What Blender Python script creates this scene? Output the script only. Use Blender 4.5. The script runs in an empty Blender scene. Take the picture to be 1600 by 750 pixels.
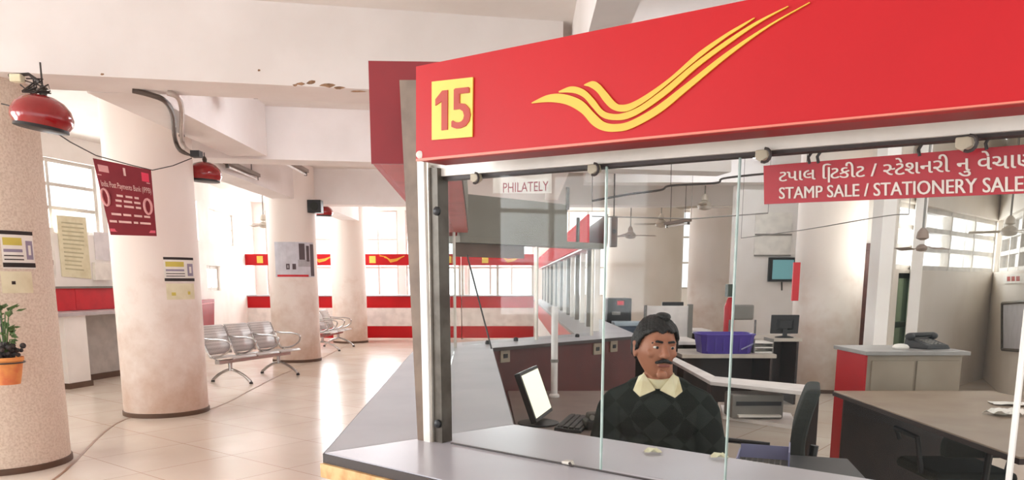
import bpy, bmesh, math, random
from mathutils import Vector, Matrix
random.seed(7)
R = math.radians
SC = bpy.context.scene
COL = SC.collection
# ------------------------------------------------------------------ camera
FPX, CX, CY = 1200.0, 800.0, 640.0
TH = math.atan(1/6.0)
EYE = 1.5
cam = bpy.data.cameras.new('camera'); camo = bpy.data.objects.new('camera', cam); COL.objects.link(camo)
cam.sensor_fit = 'HORIZONTAL'; cam.sensor_width = 36.0; cam.lens = 36.0*FPX/1600.0
cam.shift_y = (CY-375.0)/1600.0
cam.clip_start = 0.02; cam.clip_end = 200
camo.location = (0, 0, EYE); camo.rotation_euler = (R(90)-TH, 0, 0)
SC.camera = camo
# ------------------------------------------------------------------ light
SC.view_settings.view_transform = 'Standard'; SC.view_settings.look = 'None'
SC.view_settings.gamma = 1.0; SC.view_settings.use_curve_mapping = False
SC.view_settings.exposure = 0.95
SC.cycles.diffuse_bounces = 8; SC.cycles.max_bounces = 16; SC.cycles.transparent_max_bounces = 40
w = bpy.data.worlds.new('daylight'); SC.world = w; w.use_nodes = True
bg = w.node_tree.nodes['Background']; bg.inputs[0].default_value = (0.94, 0.975, 1.0, 1); bg.inputs[1].default_value = 1.0
def sun(name, direction, energy, angle, color):
    l = bpy.data.lights.new(name, 'SUN'); l.energy = energy; l.angle = R(angle); l.color = color
    o = bpy.data.objects.new(name, l); COL.objects.link(o)
    o.rotation_euler = Vector(direction).to_track_quat('-Z', 'Y').to_euler(); o.location = (0, -6, 6)
    return o
# soft daylight coming in through the open front of the hall
sun('daylight_from_entrance', (-0.30, 1.0, -0.22), 0.06, 60, (1.0, 0.95, 0.89))

WINL = 8.0
def window_light(c, into, wd, ht, L, color=(.95, .98, 1.0)):      # daylight falling in through one window, from just outside it
    l = bpy.data.lights.new('window_daylight', 'AREA'); l.shape = 'RECTANGLE'; l.size = wd; l.size_y = ht
    l.energy = L*math.pi*wd*ht; l.color = color
    o = bpy.data.objects.new('window_daylight', l); COL.objects.link(o); o.location = c
    o.rotation_euler = Vector(into).to_track_quat('-Z', 'Y').to_euler(); return o
# ------------------------------------------------------------------ pixel to place
def ray(px, py):
    u = (px-CX)/FPX; v = (CY-py)/FPX
    return Vector((u, v*math.sin(TH)+math.cos(TH), v*math.cos(TH)-math.sin(TH)))
CAM = Vector((0, 0, EYE))
def at(px, py, Y): d = ray(px, py); return CAM + d*(Y/d.y)
def onz(px, py, z): d = ray(px, py); return CAM + d*((z-EYE)/d.z)
def onpl(px, py, P, n): d = ray(px, py); return CAM + d*((Vector(P)-CAM).dot(n)/d.dot(n))

# ------------------------------------------------------------------ materials
def lin(c):
    r = []
    for x in c:
        x = x/255.0
        r.append(x/12.92 if x <= 0.04045 else ((x+0.055)/1.055)**2.4)
    return r
MATS = {}
def mat(name, c, rough=0.6, metal=0.0, c2=None, scale=6.0, lo=0.4, hi=0.65, bump=0.0, bscale=60.0, spec=0.5, detail=6.0, coat=0.0):
    if name in MATS: return MATS[name]
    m = bpy.data.materials.new(name); m.use_nodes = True; nt = m.node_tree; b = nt.nodes['Principled BSDF']
    a = lin(c)
    b.inputs['Base Color'].default_value = (*a, 1)
    b.inputs['Roughness'].default_value = rough; b.inputs['Metallic'].default_value = metal
    b.inputs['Specular IOR Level'].default_value = spec
    b.inputs['Coat Weight'].default_value = coat
    tc = nt.nodes.new('ShaderNodeTexCoord')
    if c2 is None: c2 = tuple(max(0, x*0.93) for x in c)
    n = nt.nodes.new('ShaderNodeTexNoise'); n.inputs['Scale'].default_value = scale; n.inputs['Detail'].default_value = detail
    nt.links.new(tc.outputs['Object'], n.inputs['Vector'])
    rp = nt.nodes.new('ShaderNodeValToRGB')
    rp.color_ramp.elements[0].position = lo; rp.color_ramp.elements[0].color = (*a, 1)
    rp.color_ramp.elements[1].position = hi; rp.color_ramp.elements[1].color = (*lin(c2), 1)
    nt.links.new(n.outputs['Fac'], rp.inputs['Fac']); nt.links.new(rp.outputs['Color'], b.inputs['Base Color'])
    if bump > 0:
        n2 = nt.nodes.new('ShaderNodeTexNoise'); n2.inputs['Scale'].default_value = bscale
        nt.links.new(tc.outputs['Object'], n2.inputs['Vector'])
        bp = nt.nodes.new('ShaderNodeBump'); bp.inputs['Strength'].default_value = bump; bp.inputs['Distance'].default_value = 0.01
        nt.links.new(n2.outputs['Fac'], bp.inputs['Height']); nt.links.new(bp.outputs['Normal'], b.inputs['Normal'])
    MATS[name] = m; return m
def glass_mat(name, tint=(0.96, 0.975, 0.97), refl=0.22):
    if name in MATS: return MATS[name]
    m = bpy.data.materials.new(name); m.use_nodes = True; nt = m.node_tree; nt.nodes.clear()
    o = nt.nodes.new('ShaderNodeOutputMaterial'); mx = nt.nodes.new('ShaderNodeMixShader')
    t = nt.nodes.new('ShaderNodeBsdfTransparent'); t.inputs[0].default_value = (*tint, 1)
    g = nt.nodes.new('ShaderNodeBsdfGlossy'); g.inputs['Roughness'].default_value = 0.02
    f = nt.nodes.new('ShaderNodeFresnel'); f.inputs[0].default_value = 1.35
    mu = nt.nodes.new('ShaderNodeMath'); mu.operation = 'MULTIPLY'; mu.inputs[1].default_value = refl
    nt.links.new(f.outputs[0], mu.inputs[0]); nt.links.new(mu.outputs[0], mx.inputs[0])
    nt.links.new(t.outputs[0], mx.inputs[1]); nt.links.new(g.outputs[0], mx.inputs[2]); nt.links.new(mx.outputs[0], o.inputs[0])
    MATS[name] = m; return m
def emit_mat(name, c, s):
    m = bpy.data.materials.new(name); m.use_nodes = True; b = m.node_tree.nodes['Principled BSDF']
    b.inputs['Base Color'].default_value = (*lin(c), 1); b.inputs['Emission Color'].default_value = (*lin(c), 1); b.inputs['Emission Strength'].default_value = s
    MATS[name] = m; return m
def floor_mat():
    m = bpy.data.materials.new('polished floor tile'); m.use_nodes = True; nt = m.node_tree; b = nt.nodes['Principled BSDF']
    tc = nt.nodes.new('ShaderNodeTexCoord')
    mp = nt.nodes.new('ShaderNodeMapping'); mp.inputs['Rotation'].default_value = (0, 0, R(38))
    nt.links.new(tc.outputs['Object'], mp.inputs['Vector'])
    br = nt.nodes.new('ShaderNodeTexBrick'); br.offset = 0.0
    br.inputs['Color1'].default_value = (*lin((222, 212, 200)), 1); br.inputs['Color2'].default_value = (*lin((217, 206, 193)), 1)
    br.inputs['Mortar'].default_value = (*lin((176, 150, 130)), 1)
    br.inputs['Scale'].default_value = 1.0; br.inputs['Mortar Size'].default_value = 0.004
    br.inputs['Brick Width'].default_value = 0.8; br.inputs['Row Height'].default_value = 0.8
    nt.links.new(mp.outputs[0], br.inputs['Vector'])
    n = nt.nodes.new('ShaderNodeTexNoise'); n.inputs['Scale'].default_value = 0.9; n.inputs['Detail'].default_value = 5
    nt.links.new(tc.outputs['Object'], n.inputs['Vector'])
    rp = nt.nodes.new('ShaderNodeValToRGB'); rp.color_ramp.elements[0].position = .42; rp.color_ramp.elements[0].color = (.86, .81, .77, 1)
    rp.color_ramp.elements[1].position = .62; rp.color_ramp.elements[1].color = (1, 1, 1, 1)
    nt.links.new(n.outputs['Fac'], rp.inputs['Fac'])
    mx = nt.nodes.new('ShaderNodeMix'); mx.data_type = 'RGBA'; mx.blend_type = 'MULTIPLY'; mx.inputs[0].default_value = 0.8
    nt.links.new(br.outputs['Color'], mx.inputs[6]); nt.links.new(rp.outputs['Color'], mx.inputs[7])
    nt.links.new(mx.outputs[2], b.inputs['Base Color'])
    b.inputs['Roughness'].default_value = 0.22
    MATS['floor'] = m; return m
def check_mat():
    m = bpy.data.materials.new('checked dark wool'); m.use_nodes = True; nt = m.node_tree; b = nt.nodes['Principled BSDF']
    tc = nt.nodes.new('ShaderNodeTexCoord'); mp = nt.nodes.new('ShaderNodeMapping'); mp.inputs['Rotation'].default_value = (0, R(45), 0)
    mp.inputs['Scale'].default_value = (13, 13, 13)
    ck = nt.nodes.new('ShaderNodeTexChecker'); ck.inputs['Scale'].default_value = 1.0
    ck.inputs['Color1'].default_value = (*lin((34, 38, 36)), 1); ck.inputs['Color2'].default_value = (*lin((46, 52, 49)), 1)
    n = nt.nodes.new('ShaderNodeTexNoise'); n.inputs['Scale'].default_value = 200
    bp = nt.nodes.new('ShaderNodeBump'); bp.inputs['Strength'].default_value = .4
    nt.links.new(tc.outputs['Object'], mp.inputs['Vector']); nt.links.new(mp.outputs[0], ck.inputs['Vector'])
    nt.links.new(ck.outputs['Color'], b.inputs['Base Color']); nt.links.new(tc.outputs['Object'], n.inputs['Vector'])
    nt.links.new(n.outputs['Fac'], bp.inputs['Height']); nt.links.new(bp.outputs['Normal'], b.inputs['Normal'])
    b.inputs['Roughness'].default_value = .95; b.inputs['Specular IOR Level'].default_value = .1
    return m
def perf_mat():
    m = bpy.data.materials.new('perforated steel'); m.use_nodes = True; nt = m.node_tree; b = nt.nodes['Principled BSDF']
    tc = nt.nodes.new('ShaderNodeTexCoord'); v = nt.nodes.new('ShaderNodeTexVoronoi'); v.inputs['Scale'].default_value = 55; v.inputs['Randomness'].default_value = 0
    rp = nt.nodes.new('ShaderNodeValToRGB'); rp.color_ramp.elements[0].position = .28; rp.color_ramp.elements[0].color = (*lin((128, 120, 116)), 1)
    rp.color_ramp.elements[1].position = .36; rp.color_ramp.elements[1].color = (*lin((206, 200, 197)), 1)
    nt.links.new(tc.outputs['Object'], v.inputs['Vector']); nt.links.new(v.outputs['Distance'], rp.inputs['Fac']); nt.links.new(rp.outputs['Color'], b.inputs['Base Color'])
    b.inputs['Metallic'].default_value = .0; b.inputs['Roughness'].default_value = .4
    return m
M_floor = floor_mat()
M_ceil = mat('ceiling paint', (236, 231, 226), .9, c2=(228, 222, 216), scale=1.2)
M_wall = mat('wall paint', (240, 236, 232), .85, c2=(230, 225, 219), scale=1.5)
M_wallb = mat('beige wall paint', (228, 221, 212), .85, c2=(218, 209, 198), scale=1.1)
M_beam = mat('beam paint', (236, 231, 228), .9, c2=(228, 222, 218), scale=1.4)
M_peel = mat('bare cement', (168, 132, 102), .95, c2=(120, 92, 70), scale=20)
M_red = mat('red laminate', (186, 20, 28), .42, c2=(178, 18, 26), scale=2, spec=.25)
M_redf = mat('red paint', (203, 32, 44), .5)
M_redd = mat('dark red laminate', (150, 26, 34), .4)
M_maroon = mat('maroon board', (92, 42, 40), .5, c2=(80, 36, 35), scale=5)
M_white = mat('white laminate', (236, 230, 226), .5)
M_top = mat('grey lilac laminate', (184, 181, 189), .28, c2=(177, 175, 183), scale=3)
M_topl = mat('pale grey laminate', (178, 178, 183), .5, c2=(170, 170, 176), scale=3, spec=.25)
M_edge = mat('dark edging', (60, 50, 48), .5)
M_trim = mat('cream wood trim', (226, 186, 130), .5, c2=(200, 150, 96), scale=25)
M_alu = mat('aluminium', (205, 198, 188), .38, .55, c2=(190, 180, 168), scale=9)
M_aluw = mat('white aluminium', (238, 232, 224), .4, .1)
M_alud = mat('dark aluminium', (92, 86, 78), .4, .5, c2=(70, 62, 54), scale=14)
M_brown = mat('brown wood strip', (124, 102, 84), .55, c2=(98, 78, 62), scale=8)
M_grey = mat('grey laminate back', (128, 124, 114), .6, c2=(120, 115, 105), scale=4)
M_bbrown = mat('brown board', (108, 86, 76), .6, c2=(92, 72, 64), scale=7)
M_yel = mat('signal yellow', (228, 176, 58), .45, c2=(222, 166, 50))
M_yelp = mat('sign yellow', (232, 200, 84), .45)
M_dred = mat('letter red', (178, 50, 30), .5)
M_txt = mat('white lettering', (246, 226, 216), .5)
M_signr = mat('sign red', (190, 28, 44), .4)
M_glass = glass_mat('clear counter glass')
M_gedge = mat('green glass edge', (196, 212, 206), .2, c2=(176, 196, 188), scale=30)
M_win = glass_mat('window glass', (.98, .98, .98), .4)
M_frame = mat('window frame', (206, 200, 192), .6)
M_colp = mat('speckled column plaster', (222, 208, 192), .85, c2=(202, 184, 166), scale=60, lo=.4, hi=.68, bump=.3, bscale=80)
M_chrome = mat('chrome', (190, 186, 184), .22, .85)
M_perf = perf_mat()
M_black = mat('black plastic', (28, 28, 30), .45)
M_dark = mat('charcoal fabric', (44, 47, 43), .9, bump=.2)
M_cable = mat('cable', (58, 50, 46), .6)
M_lamp = mat('glossy red enamel', (150, 18, 22), .18, coat=.6, c2=(140, 15, 20))
M_paper = mat('paper', (238, 234, 226), .8)
M_cream = mat('cream notice paper', (226, 220, 190), .8, c2=(214, 206, 172), scale=8)
M_banner = mat('maroon banner', (134, 34, 46), .7, c2=(122, 30, 42), scale=4)
M_pink = mat('pink print', (222, 160, 160), .7)
M_terra = mat('terracotta', (226, 152, 84), .8, c2=(206, 112, 70), scale=9)
M_leaf = mat('leaf green', (92, 120, 70), .6, c2=(60, 90, 48), scale=12)
M_soil = mat('dark pebble', (70, 64, 62), .8, c2=(40, 38, 38), scale=40)
M_wood = mat('desk laminate', (150, 132, 112), .45, c2=(138, 118, 98), scale=4)
M_desk = mat('worktop laminate', (128, 110, 102), .4, c2=(116, 98, 92), scale=5)
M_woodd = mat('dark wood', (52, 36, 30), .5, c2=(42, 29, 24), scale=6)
M_beige = mat('beige laminate', (156, 142, 124), .5, c2=(140, 124, 106), scale=3)
M_purple = mat('purple plastic', (72, 48, 150), .4)
M_screen = emit_mat('lit screen', (240, 238, 214), .45)
M_teal = emit_mat('dim screen', (96, 142, 146), .3)
M_greyp = mat('grey plastic', (132, 128, 122), .55)
M_bluep = mat('blue grey plastic', (86, 110, 130), .5)
M_lilac = mat('lilac plastic', (150, 150, 186), .5)
M_skin = mat('skin', (176, 116, 88), .55, c2=(164, 104, 78), scale=20)
M_hair = mat('black hair', (22, 20, 20), .6, bump=.5, bscale=150)
M_lip = mat('lip', (150, 84, 74), .5)
M_eyew = mat('eye white', (226, 216, 206), .3)
M_wool = check_mat()
M_shirt = mat('cream shirt', (232, 224, 190), .8, c2=(224, 212, 172), scale=20)
M_trou = mat('dark trousers', (48, 46, 48), .9)
M_door = mat('brown door paint', (96, 54, 44), .5, c2=(78, 42, 36), scale=4)
M_green = glass_mat('greenish door glass', (.62, .70, .58), .5)
M_board = mat('whiteboard', (214, 214, 222), .3)

def column_mat():
    m = bpy.data.materials.new('worn column paint'); m.use_nodes = True; nt = m.node_tree; b = nt.nodes['Principled BSDF']
    tc = nt.nodes.new('ShaderNodeTexCoord'); sx = nt.nodes.new('ShaderNodeSeparateXYZ'); nt.links.new(tc.outputs['Object'], sx.inputs[0])
    n = nt.nodes.new('ShaderNodeTexNoise'); n.inputs['Scale'].default_value = 2.2; n.inputs['Detail'].default_value = 10; n.inputs['Roughness'].default_value = .65
    nt.links.new(tc.outputs['Object'], n.inputs['Vector'])
    ma = nt.nodes.new('ShaderNodeMath'); ma.operation = 'MULTIPLY_ADD'; ma.inputs[1].default_value = -.28; nt.links.new(sx.outputs['Z'], ma.inputs[0])
    nt.links.new(n.outputs['Fac'], ma.inputs[2])
    rp = nt.nodes.new('ShaderNodeValToRGB'); rp.color_ramp.elements[0].position = .12; rp.color_ramp.elements[0].color = (*lin((232, 222, 214)), 1)
    rp.color_ramp.elements[1].position = .6; rp.color_ramp.elements[1].color = (*lin((196, 168, 148)), 1)
    nt.links.new(ma.outputs[0], rp.inputs['Fac']); nt.links.new(rp.outputs['Color'], b.inputs['Base Color']); b.inputs['Roughness'].default_value = .7
    return m
M_col = column_mat()

# ------------------------------------------------------------------ mesh building
class MB:
    def __init__(s): s.v = []; s.f = []; s.sm = False
    def add(s, vs, fs):
        k = len(s.v); s.v += [Vector(p) for p in vs]; s.f += [tuple(i+k for i in f) for f in fs]; return s
    def box(s, x0, x1, y0, y1, z0, z1):
        return s.add([(x0,y0,z0),(x1,y0,z0),(x1,y1,z0),(x0,y1,z0),(x0,y0,z1),(x1,y0,z1),(x1,y1,z1),(x0,y1,z1)],
                     [(0,3,2,1),(4,5,6,7),(0,1,5,4),(1,2,6,5),(2,3,7,6),(3,0,4,7)])
    def hexa(s, b, t):      # four bottom points, four top points
        return s.add(list(b)+list(t), [(3,2,1,0),(4,5,6,7),(0,1,5,4),(1,2,6,5),(2,3,7,6),(3,0,4,7)])
    def prism(s, pts, e):   # polygon pushed along e
        n = len(pts); e = Vector(e); p = [Vector(q) for q in pts]
        return s.add(p+[q+e for q in p], [tuple(range(n-1,-1,-1)), tuple(range(n,2*n))]+[(i,(i+1)%n,n+(i+1)%n,n+i) for i in range(n)])
    def tube(s, path, r, seg=8, cap=True):
        path = [Vector(p) for p in path]; n = len(path); vs = []; fs = []
        rs = r if isinstance(r, (list, tuple)) else [r]*n
        up = None
        for i, p in enumerate(path):
            t = (path[min(i+1,n-1)]-path[max(i-1,0)]).normalized()
            if up is None:
                up = Vector((0,0,1)) if abs(t.z) < .9 else Vector((1,0,0))
            a = t.cross(up); 
            if a.length < 1e-4: a = t.cross(Vector((0,1,0)))
            a.normalize(); bq = a.cross(t).normalized(); up = bq
            for k in range(seg):
                g = 2*math.pi*k/seg; vs.append(p + a*(rs[i]*math.cos(g)) + bq*(rs[i]*math.sin(g)))
        for i in range(n-1):
            for k in range(seg):
                fs.append((i*seg+k, i*seg+(k+1)%seg, (i+1)*seg+(k+1)%seg, (i+1)*seg+k))
        if cap: fs += [tuple(range(seg-1,-1,-1)), tuple((n-1)*seg+k for k in range(seg))]
        s.sm = True; return s.add(vs, fs)
    def lathe(s, prof, c=(0,0,0), seg=32, a0=0, a1=2*math.pi, M=None):
        c = Vector(c); full = abs(a1-a0-2*math.pi) < 1e-6; m = seg if full else seg+1; vs = []; fs = []
        for (r, z) in prof:
            for k in range(m):
                g = a0+(a1-a0)*k/seg; p = Vector((r*math.cos(g), r*math.sin(g), z))
                if M is not None: p = M @ p
                vs.append(c+p)
        for i in range(len(prof)-1):
            for k in range(seg):
                k2 = (k+1) % m
                fs.append((i*m+k, i*m+k2, (i+1)*m+k2, (i+1)*m+k))
        if full:
            fs.append(tuple(range(m-1,-1,-1))); fs.append(tuple((len(prof)-1)*m+k for k in range(m)))
        s.sm = True; return s.add(vs, fs)
    def ball(s, c, r, M=None, u=16, v=10):
        if not isinstance(r, (tuple, list)): r = (r,r,r)
        c = Vector(c); vs = [Vector((0,0,r[2]))]; 
        for i in range(1, v):
            t = math.pi*i/v
            for k in range(u):
                g = 2*math.pi*k/u; vs.append(Vector((r[0]*math.sin(t)*math.cos(g), r[1]*math.sin(t)*math.sin(g), r[2]*math.cos(t))))
        vs.append(Vector((0,0,-r[2]))); 
        if M is not None: vs = [M @ q for q in vs]
        vs = [c+q for q in vs]; fs = []
        for k in range(u): fs.append((0, 1+k, 1+(k+1)%u))
        for i in range(v-2):
            for k in range(u): fs.append((1+i*u+k, 1+(i+1)*u+k, 1+(i+1)*u+(k+1)%u, 1+i*u+(k+1)%u))
        b = 1+(v-2)*u
        for k in range(u): fs.append((b+k, len(vs)-1, b+(k+1)%u))
        s.sm = True; return s.add(vs, fs)
    def cap(s, p, q, r0, r1, seg=14):    # tapered capsule
        p = Vector(p); q = Vector(q); d = (q-p); L = d.length; d.normalize(); pts = []; rs = []
        for k in range(5):
            a = math.pi/2*(1-k/4.0); pts.append(p-d*(r0*math.sin(a))); rs.append(max(r0*math.cos(a), 1e-4))
        for k in range(5):
            a = math.pi/2*k/4.0; pts.append(q+d*(r1*math.sin(a))); rs.append(max(r1*math.cos(a), 1e-4))
        return s.tube(pts, rs, seg)
    def xf(s, M): s.v = [M @ p for p in s.v]; return s
    def build(s, name, m, parent=None, bevel=0, loc=None, smooth=None):
        if parent is not None: W = world(parent)
        elif loc is not None: W = Matrix.Translation(loc)
        else:
            xs = [p.x for p in s.v]; ys = [p.y for p in s.v]; zs = [p.z for p in s.v]
            W = Matrix.Translation(((min(xs)+max(xs))/2, (min(ys)+max(ys))/2, min(zs)))
        I = W.inverted()
        me = bpy.data.meshes.new(name); me.from_pydata([tuple(I @ p) for p in s.v], [], s.f); 
        bm = bmesh.new(); bm.from_mesh(me); bmesh.ops.recalc_face_normals(bm, faces=bm.faces); bm.to_mesh(me); bm.free()
        me.materials.append(m)
        if (s.sm if smooth is None else smooth):
            me.polygons.foreach_set('use_smooth', [True]*len(me.polygons)); me.set_sharp_from_angle(angle=R(40))
        o = bpy.data.objects.new(name, me); COL.objects.link(o)
        if parent is not None: o.parent = parent; WM[o.name] = W.copy()
        else: o.matrix_world = W; o.location = W.translation; WM[o.name] = W
        if bevel:
            md = o.modifiers.new('bevel', 'BEVEL'); md.width = bevel; md.segments = 2; md.limit_method = 'ANGLE'
        return o
WM = {}
def world(o): return WM[o.name]
def tag(o, label=None, cat=None, group=None, kind=None):
    if label: o['label'] = label
    if cat: o['category'] = cat
    if group: o['group'] = group
    if kind: o['kind'] = kind
    return o
def thing(name, label, cat, loc, rz=0, group=None):
    o = bpy.data.objects.new(name, None); COL.objects.link(o); o.empty_display_size = .1
    o.location = loc; o.rotation_euler = (0, 0, rz)
    WM[o.name] = Matrix.Translation(loc) @ Matrix.Rotation(rz, 4, 'Z')
    return tag(o, label, cat, group)
def local(o, mb): mb.xf(world(o)); return mb      # local coordinates -> world, before build
def struct(mb, name, m, parent=None, bevel=0):
    o = mb.build(name, m, parent, bevel); 
    if parent is None: o['kind'] = 'structure'
    return o
def copy_tree(o, loc, rz, label, group=None, scale=None):
    def rec(a, p):
        c = a.copy(); COL.objects.link(c)
        if p is not None: c.parent = p
        for ch in kids.get(a.name, []): rec(ch, c)
        return c
    kids = {}
    for x in bpy.data.objects:
        if x.parent: kids.setdefault(x.parent.name, []).append(x)
    c = rec(o, None); c.location = loc; c.rotation_euler = (0, 0, rz)
    if scale: c.scale = (scale,)*3
    c['label'] = label
    if group: c['group'] = group
    return c
def text_geo(body, size=1.0):
    cu = bpy.data.curves.new('t', 'FONT'); cu.body = body; cu.size = size; cu.resolution_u = 3
    o = bpy.data.objects.new('t', cu); COL.objects.link(o)
    dg = bpy.context.evaluated_depsgraph_get(); me = bpy.data.meshes.new_from_object(o.evaluated_get(dg))
    vs = [v.co.copy() for v in me.vertices]; fs = [tuple(p.vertices) for p in me.polygons]
    bpy.data.objects.remove(o); bpy.data.curves.remove(cu); bpy.data.meshes.remove(me)
    return vs, fs
def bounds(vs): return min(p.x for p in vs), max(p.x for p in vs), min(p.y for p in vs), max(p.y for p in vs)
def bil(q, u, v):       # q: TL TR BR BL, v from the top
    a = Vector(q[0])*(1-u)+Vector(q[1])*u; b = Vector(q[3])*(1-u)+Vector(q[2])*u; return a*(1-v)+b*v
def sheet_text(mb, vs, fs, bb, quad, n, t=.002):   # letters laid on a quad, pushed out along n by t
    x0, x1, y0, y1 = bb; n = Vector(n)
    p = [bil(quad, (a.x-x0)/(x1-x0), (y1-a.y)/(y1-y0)) for a in vs]
    k = len(p); fr = [tuple(f) for f in fs]
    edges = {}
    for f in fr:
        for i in range(len(f)):
            e = (f[i], f[(i+1)%len(f)]); edges[e] = 1
    side = [(a, b, b+k, a+k) for (a, b) in edges if (b, a) not in edges]
    return mb.add([q+n*t for q in p]+[q-n*.0005 for q in p], fr+[tuple(i+k for i in reversed(f)) for f in fr]+[(b, a, c, d) if False else (a, d, c, b) for (a, b, c, d) in side])
def rect_on(mb, quad, u0, u1, v0, v1, n, t=.0015):
    P = [bil(quad, u0, v0), bil(quad, u1, v0), bil(quad, u1, v1), bil(quad, u0, v1)]
    return mb.prism(P, Vector(n)*t)

# ------------------------------------------------------------------ the hall's main lines
dirr = Vector((math.cos(R(40)), -math.sin(R(40)), 0))       # front counter, left to right
nin = Vector((math.sin(R(40)), math.cos(R(40)), 0))         # front counter, outside to inside
P0 = onz(507, 707, 1.05); P0.z = 0
d2 = Vector((-.049, 1, 0)).normalized(); n2 = Vector((1, .049, 0)).normalized()    # left side of the booth
d3 = Vector((.7071, .7071, 0)); n3 = Vector((.7071, -.7071, 0))                    # back left side, n3 points inside
def FP(px, py, n): return onpl(px, py, P0+nin*n, nin)
CZ = 1.05
def front(s, n, z): return P0 + dirr*s + nin*n + Vector((0,0,z))
def left(s, n, z): return P0 + d2*s + n2*n + Vector((0,0,z))
LEN2 = 3.5
P3 = P0 + d2*LEN2
def back(s, n, z): return P3 + d3*s + n3*n + Vector((0,0,z))
# mitre offsets
m12 = math.tan(R(90)-(math.pi-math.acos(max(-1, min(1, dirr.dot(d2)))))/2) if False else 0
def corner(Pa, da, na, wa, Pb, db, nb, wb):
    # meeting point of the two lines offset inwards
    A = Pa+na*wa; B = Pb+nb*wb; det = da.x*(-db.y)+db.x*da.y; q = B-A
    s = (q.x*(-db.y)+db.x*q.y)/det; return A+da*s
def c12(n): return corner(P0, dirr, nin, n, P0, d2, n2, n*.82)
def c23(n): return corner(P0, d2, n2, n*.82, P3, d3, n3, n*.82)
LEN3 = 1.73
P4 = P3 + d3*LEN3
d4 = Vector((0,1,0)); n4 = Vector((1,0,0))
def c34(n): return corner(P3, d3, n3, n*.82, P4, d4, n4, n*.82)
Z = lambda p, z: Vector((p.x, p.y, z))

# ------------------------------------------------------------------ SETTING
struct(MB().box(-9.5, 14, -3, 23, -.12, 0), 'floor', M_floor)
CEIL = 3.6
struct(MB().prism([(x, y, CEIL) for x, y in ((-9.5,-3),(9,-3),(9,8),(7.9,12.5),(4.62,9.12),(10.7,21.6),(-7.3,21.6),(-6.45,13),(-7.6,8.4),(-9.5,1))], (0,0,.15)), 'ceiling', M_ceil)
def wall(name, P, Q, th, z0, z1, ops, m):
    P = Vector((P[0],P[1],0)); Q = Vector((Q[0],Q[1],0)); d = (Q-P); L = d.length; d.normalize(); n = Vector((-d.y, d.x, 0))*th
    ss = sorted(set([0, L]+[o[0] for o in ops]+[o[1] for o in ops])); zs = sorted(set([z0, z1]+[o[2] for o in ops]+[o[3] for o in ops]))
    mb = MB()
    for i in range(len(ss)-1):
        j = 0
        while j < len(zs)-1:
            def hole(j): 
                a = (ss[i]+ss[i+1])/2; b = (zs[j]+zs[j+1])/2
                return any(o[0] < a < o[1] and o[2] < b < o[3] for o in ops)
            if hole(j): j += 1; continue
            k = j
            while k+1 < len(zs)-1 and not hole(k+1): k += 1
            a, b = P+d*ss[i], P+d*ss[i+1]
            mb.hexa([Z(q, zs[j]) for q in (a, b, b+n, a+n)], [Z(q, zs[k+1]) for q in (a, b, b+n, a+n)]); j = k+1
    return struct(mb, name, m)
WN = [0]
def window(P, Q, th, o, cols, rows, fw=.05, fm=None, gm=None, lit=WINL, side=1):
    WN[0] += 1
    P = Vector((P[0],P[1],0)); Q = Vector((Q[0],Q[1],0)); d = (Q-P).normalized(); n = Vector((-d.y, d.x, 0))
    s0, s1, z0, z1 = o; mb = MB()
    def bar(a0, a1, b0, b1, t0=.3, t1=.7):
        q = [P+d*a0+n*th*t0, P+d*a1+n*th*t0, P+d*a1+n*th*t1, P+d*a0+n*th*t1]
        mb.hexa([Z(x, b0) for x in q], [Z(x, b1) for x in q])
    for c in range(cols+1):
        a = s0+(s1-s0-fw)*c/cols; bar(a, a+fw, z0, z1)
    for r in range(rows+1):
        b = z0+(z1-z0-fw)*r/rows; bar(s0, s1, b, b+fw, .32, .68)
    f = struct(mb, 'window_%d' % WN[0], fm or M_frame)
    g = MB(); q = [P+d*s0+n*th*.48, P+d*s1+n*th*.48, P+d*s1+n*th*.52, P+d*s0+n*th*.52]
    g.hexa([Z(x, z0+.01) for x in q], [Z(x, z1-.01) for x in q]); g.build('pane', gm or M_win, f)
    if lit:
        c = P+d*(s0+s1)/2+n*(th*side+.12*side); window_light((c.x, c.y, (z0+z1)/2), -n*side*(1 if th > 0 else -1), s1-s0, z1-z0, lit)
    return f
# left wall in two runs
WA, WB, WC = (-7.35, 8.4), (-6.2, 13.0), (-7.0, 21.3)
LA = (Vector(WB)-Vector(WA)).length; LB = (Vector(WC)-Vector(WB)).length
oA = [(.3, 2.1, 2.2, 3.25), (2.2, 4.0, 2.2, 3.25)]
oB = [(1.0, 3.4, 2.35, 3.15), (3.8, 4.9, 1.3, 1.85), (4.2, 6.4, 2.35, 3.1)]
wall('wall_left', WA, WB, .25, 0, CEIL, oA, M_wall)
wall('wall_left_far', WB, WC, .25, 0, CEIL, oB, M_wall)
for o in oA: window(WA, WB, .25, o, 2, 3)
window(WB, WC, .25, oB[0], 3, 2); window(WB, WC, .25, oB[1], 2, 1, .07); window(WB, WC, .25, oB[2], 3, 2)
# far wall
oF = [(.3, 2.1, 1.1, 3.4), (2.3, 3.9, 1.1, 3.4), (4.1, 5.6, 1.1, 3.4), (5.8, 7.6, 1.1, 3.4), (8.0, 9.6, 1.1, 3.4), (11.2, 13.2, 1.3, 3.4), (14.6, 16.4, 1.3, 3.4)]
wall('wall_far', (-7.0, 21.3), (13.5, 21.3), .25, 0, CEIL, oF, M_wall)
for i, o in enumerate(oF): window((-7.0, 21.3), (13.5, 21.3), .25, o, 3, 3, lit=(WINL if i < 5 else (3.0 if i == 5 else 0)))
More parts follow.
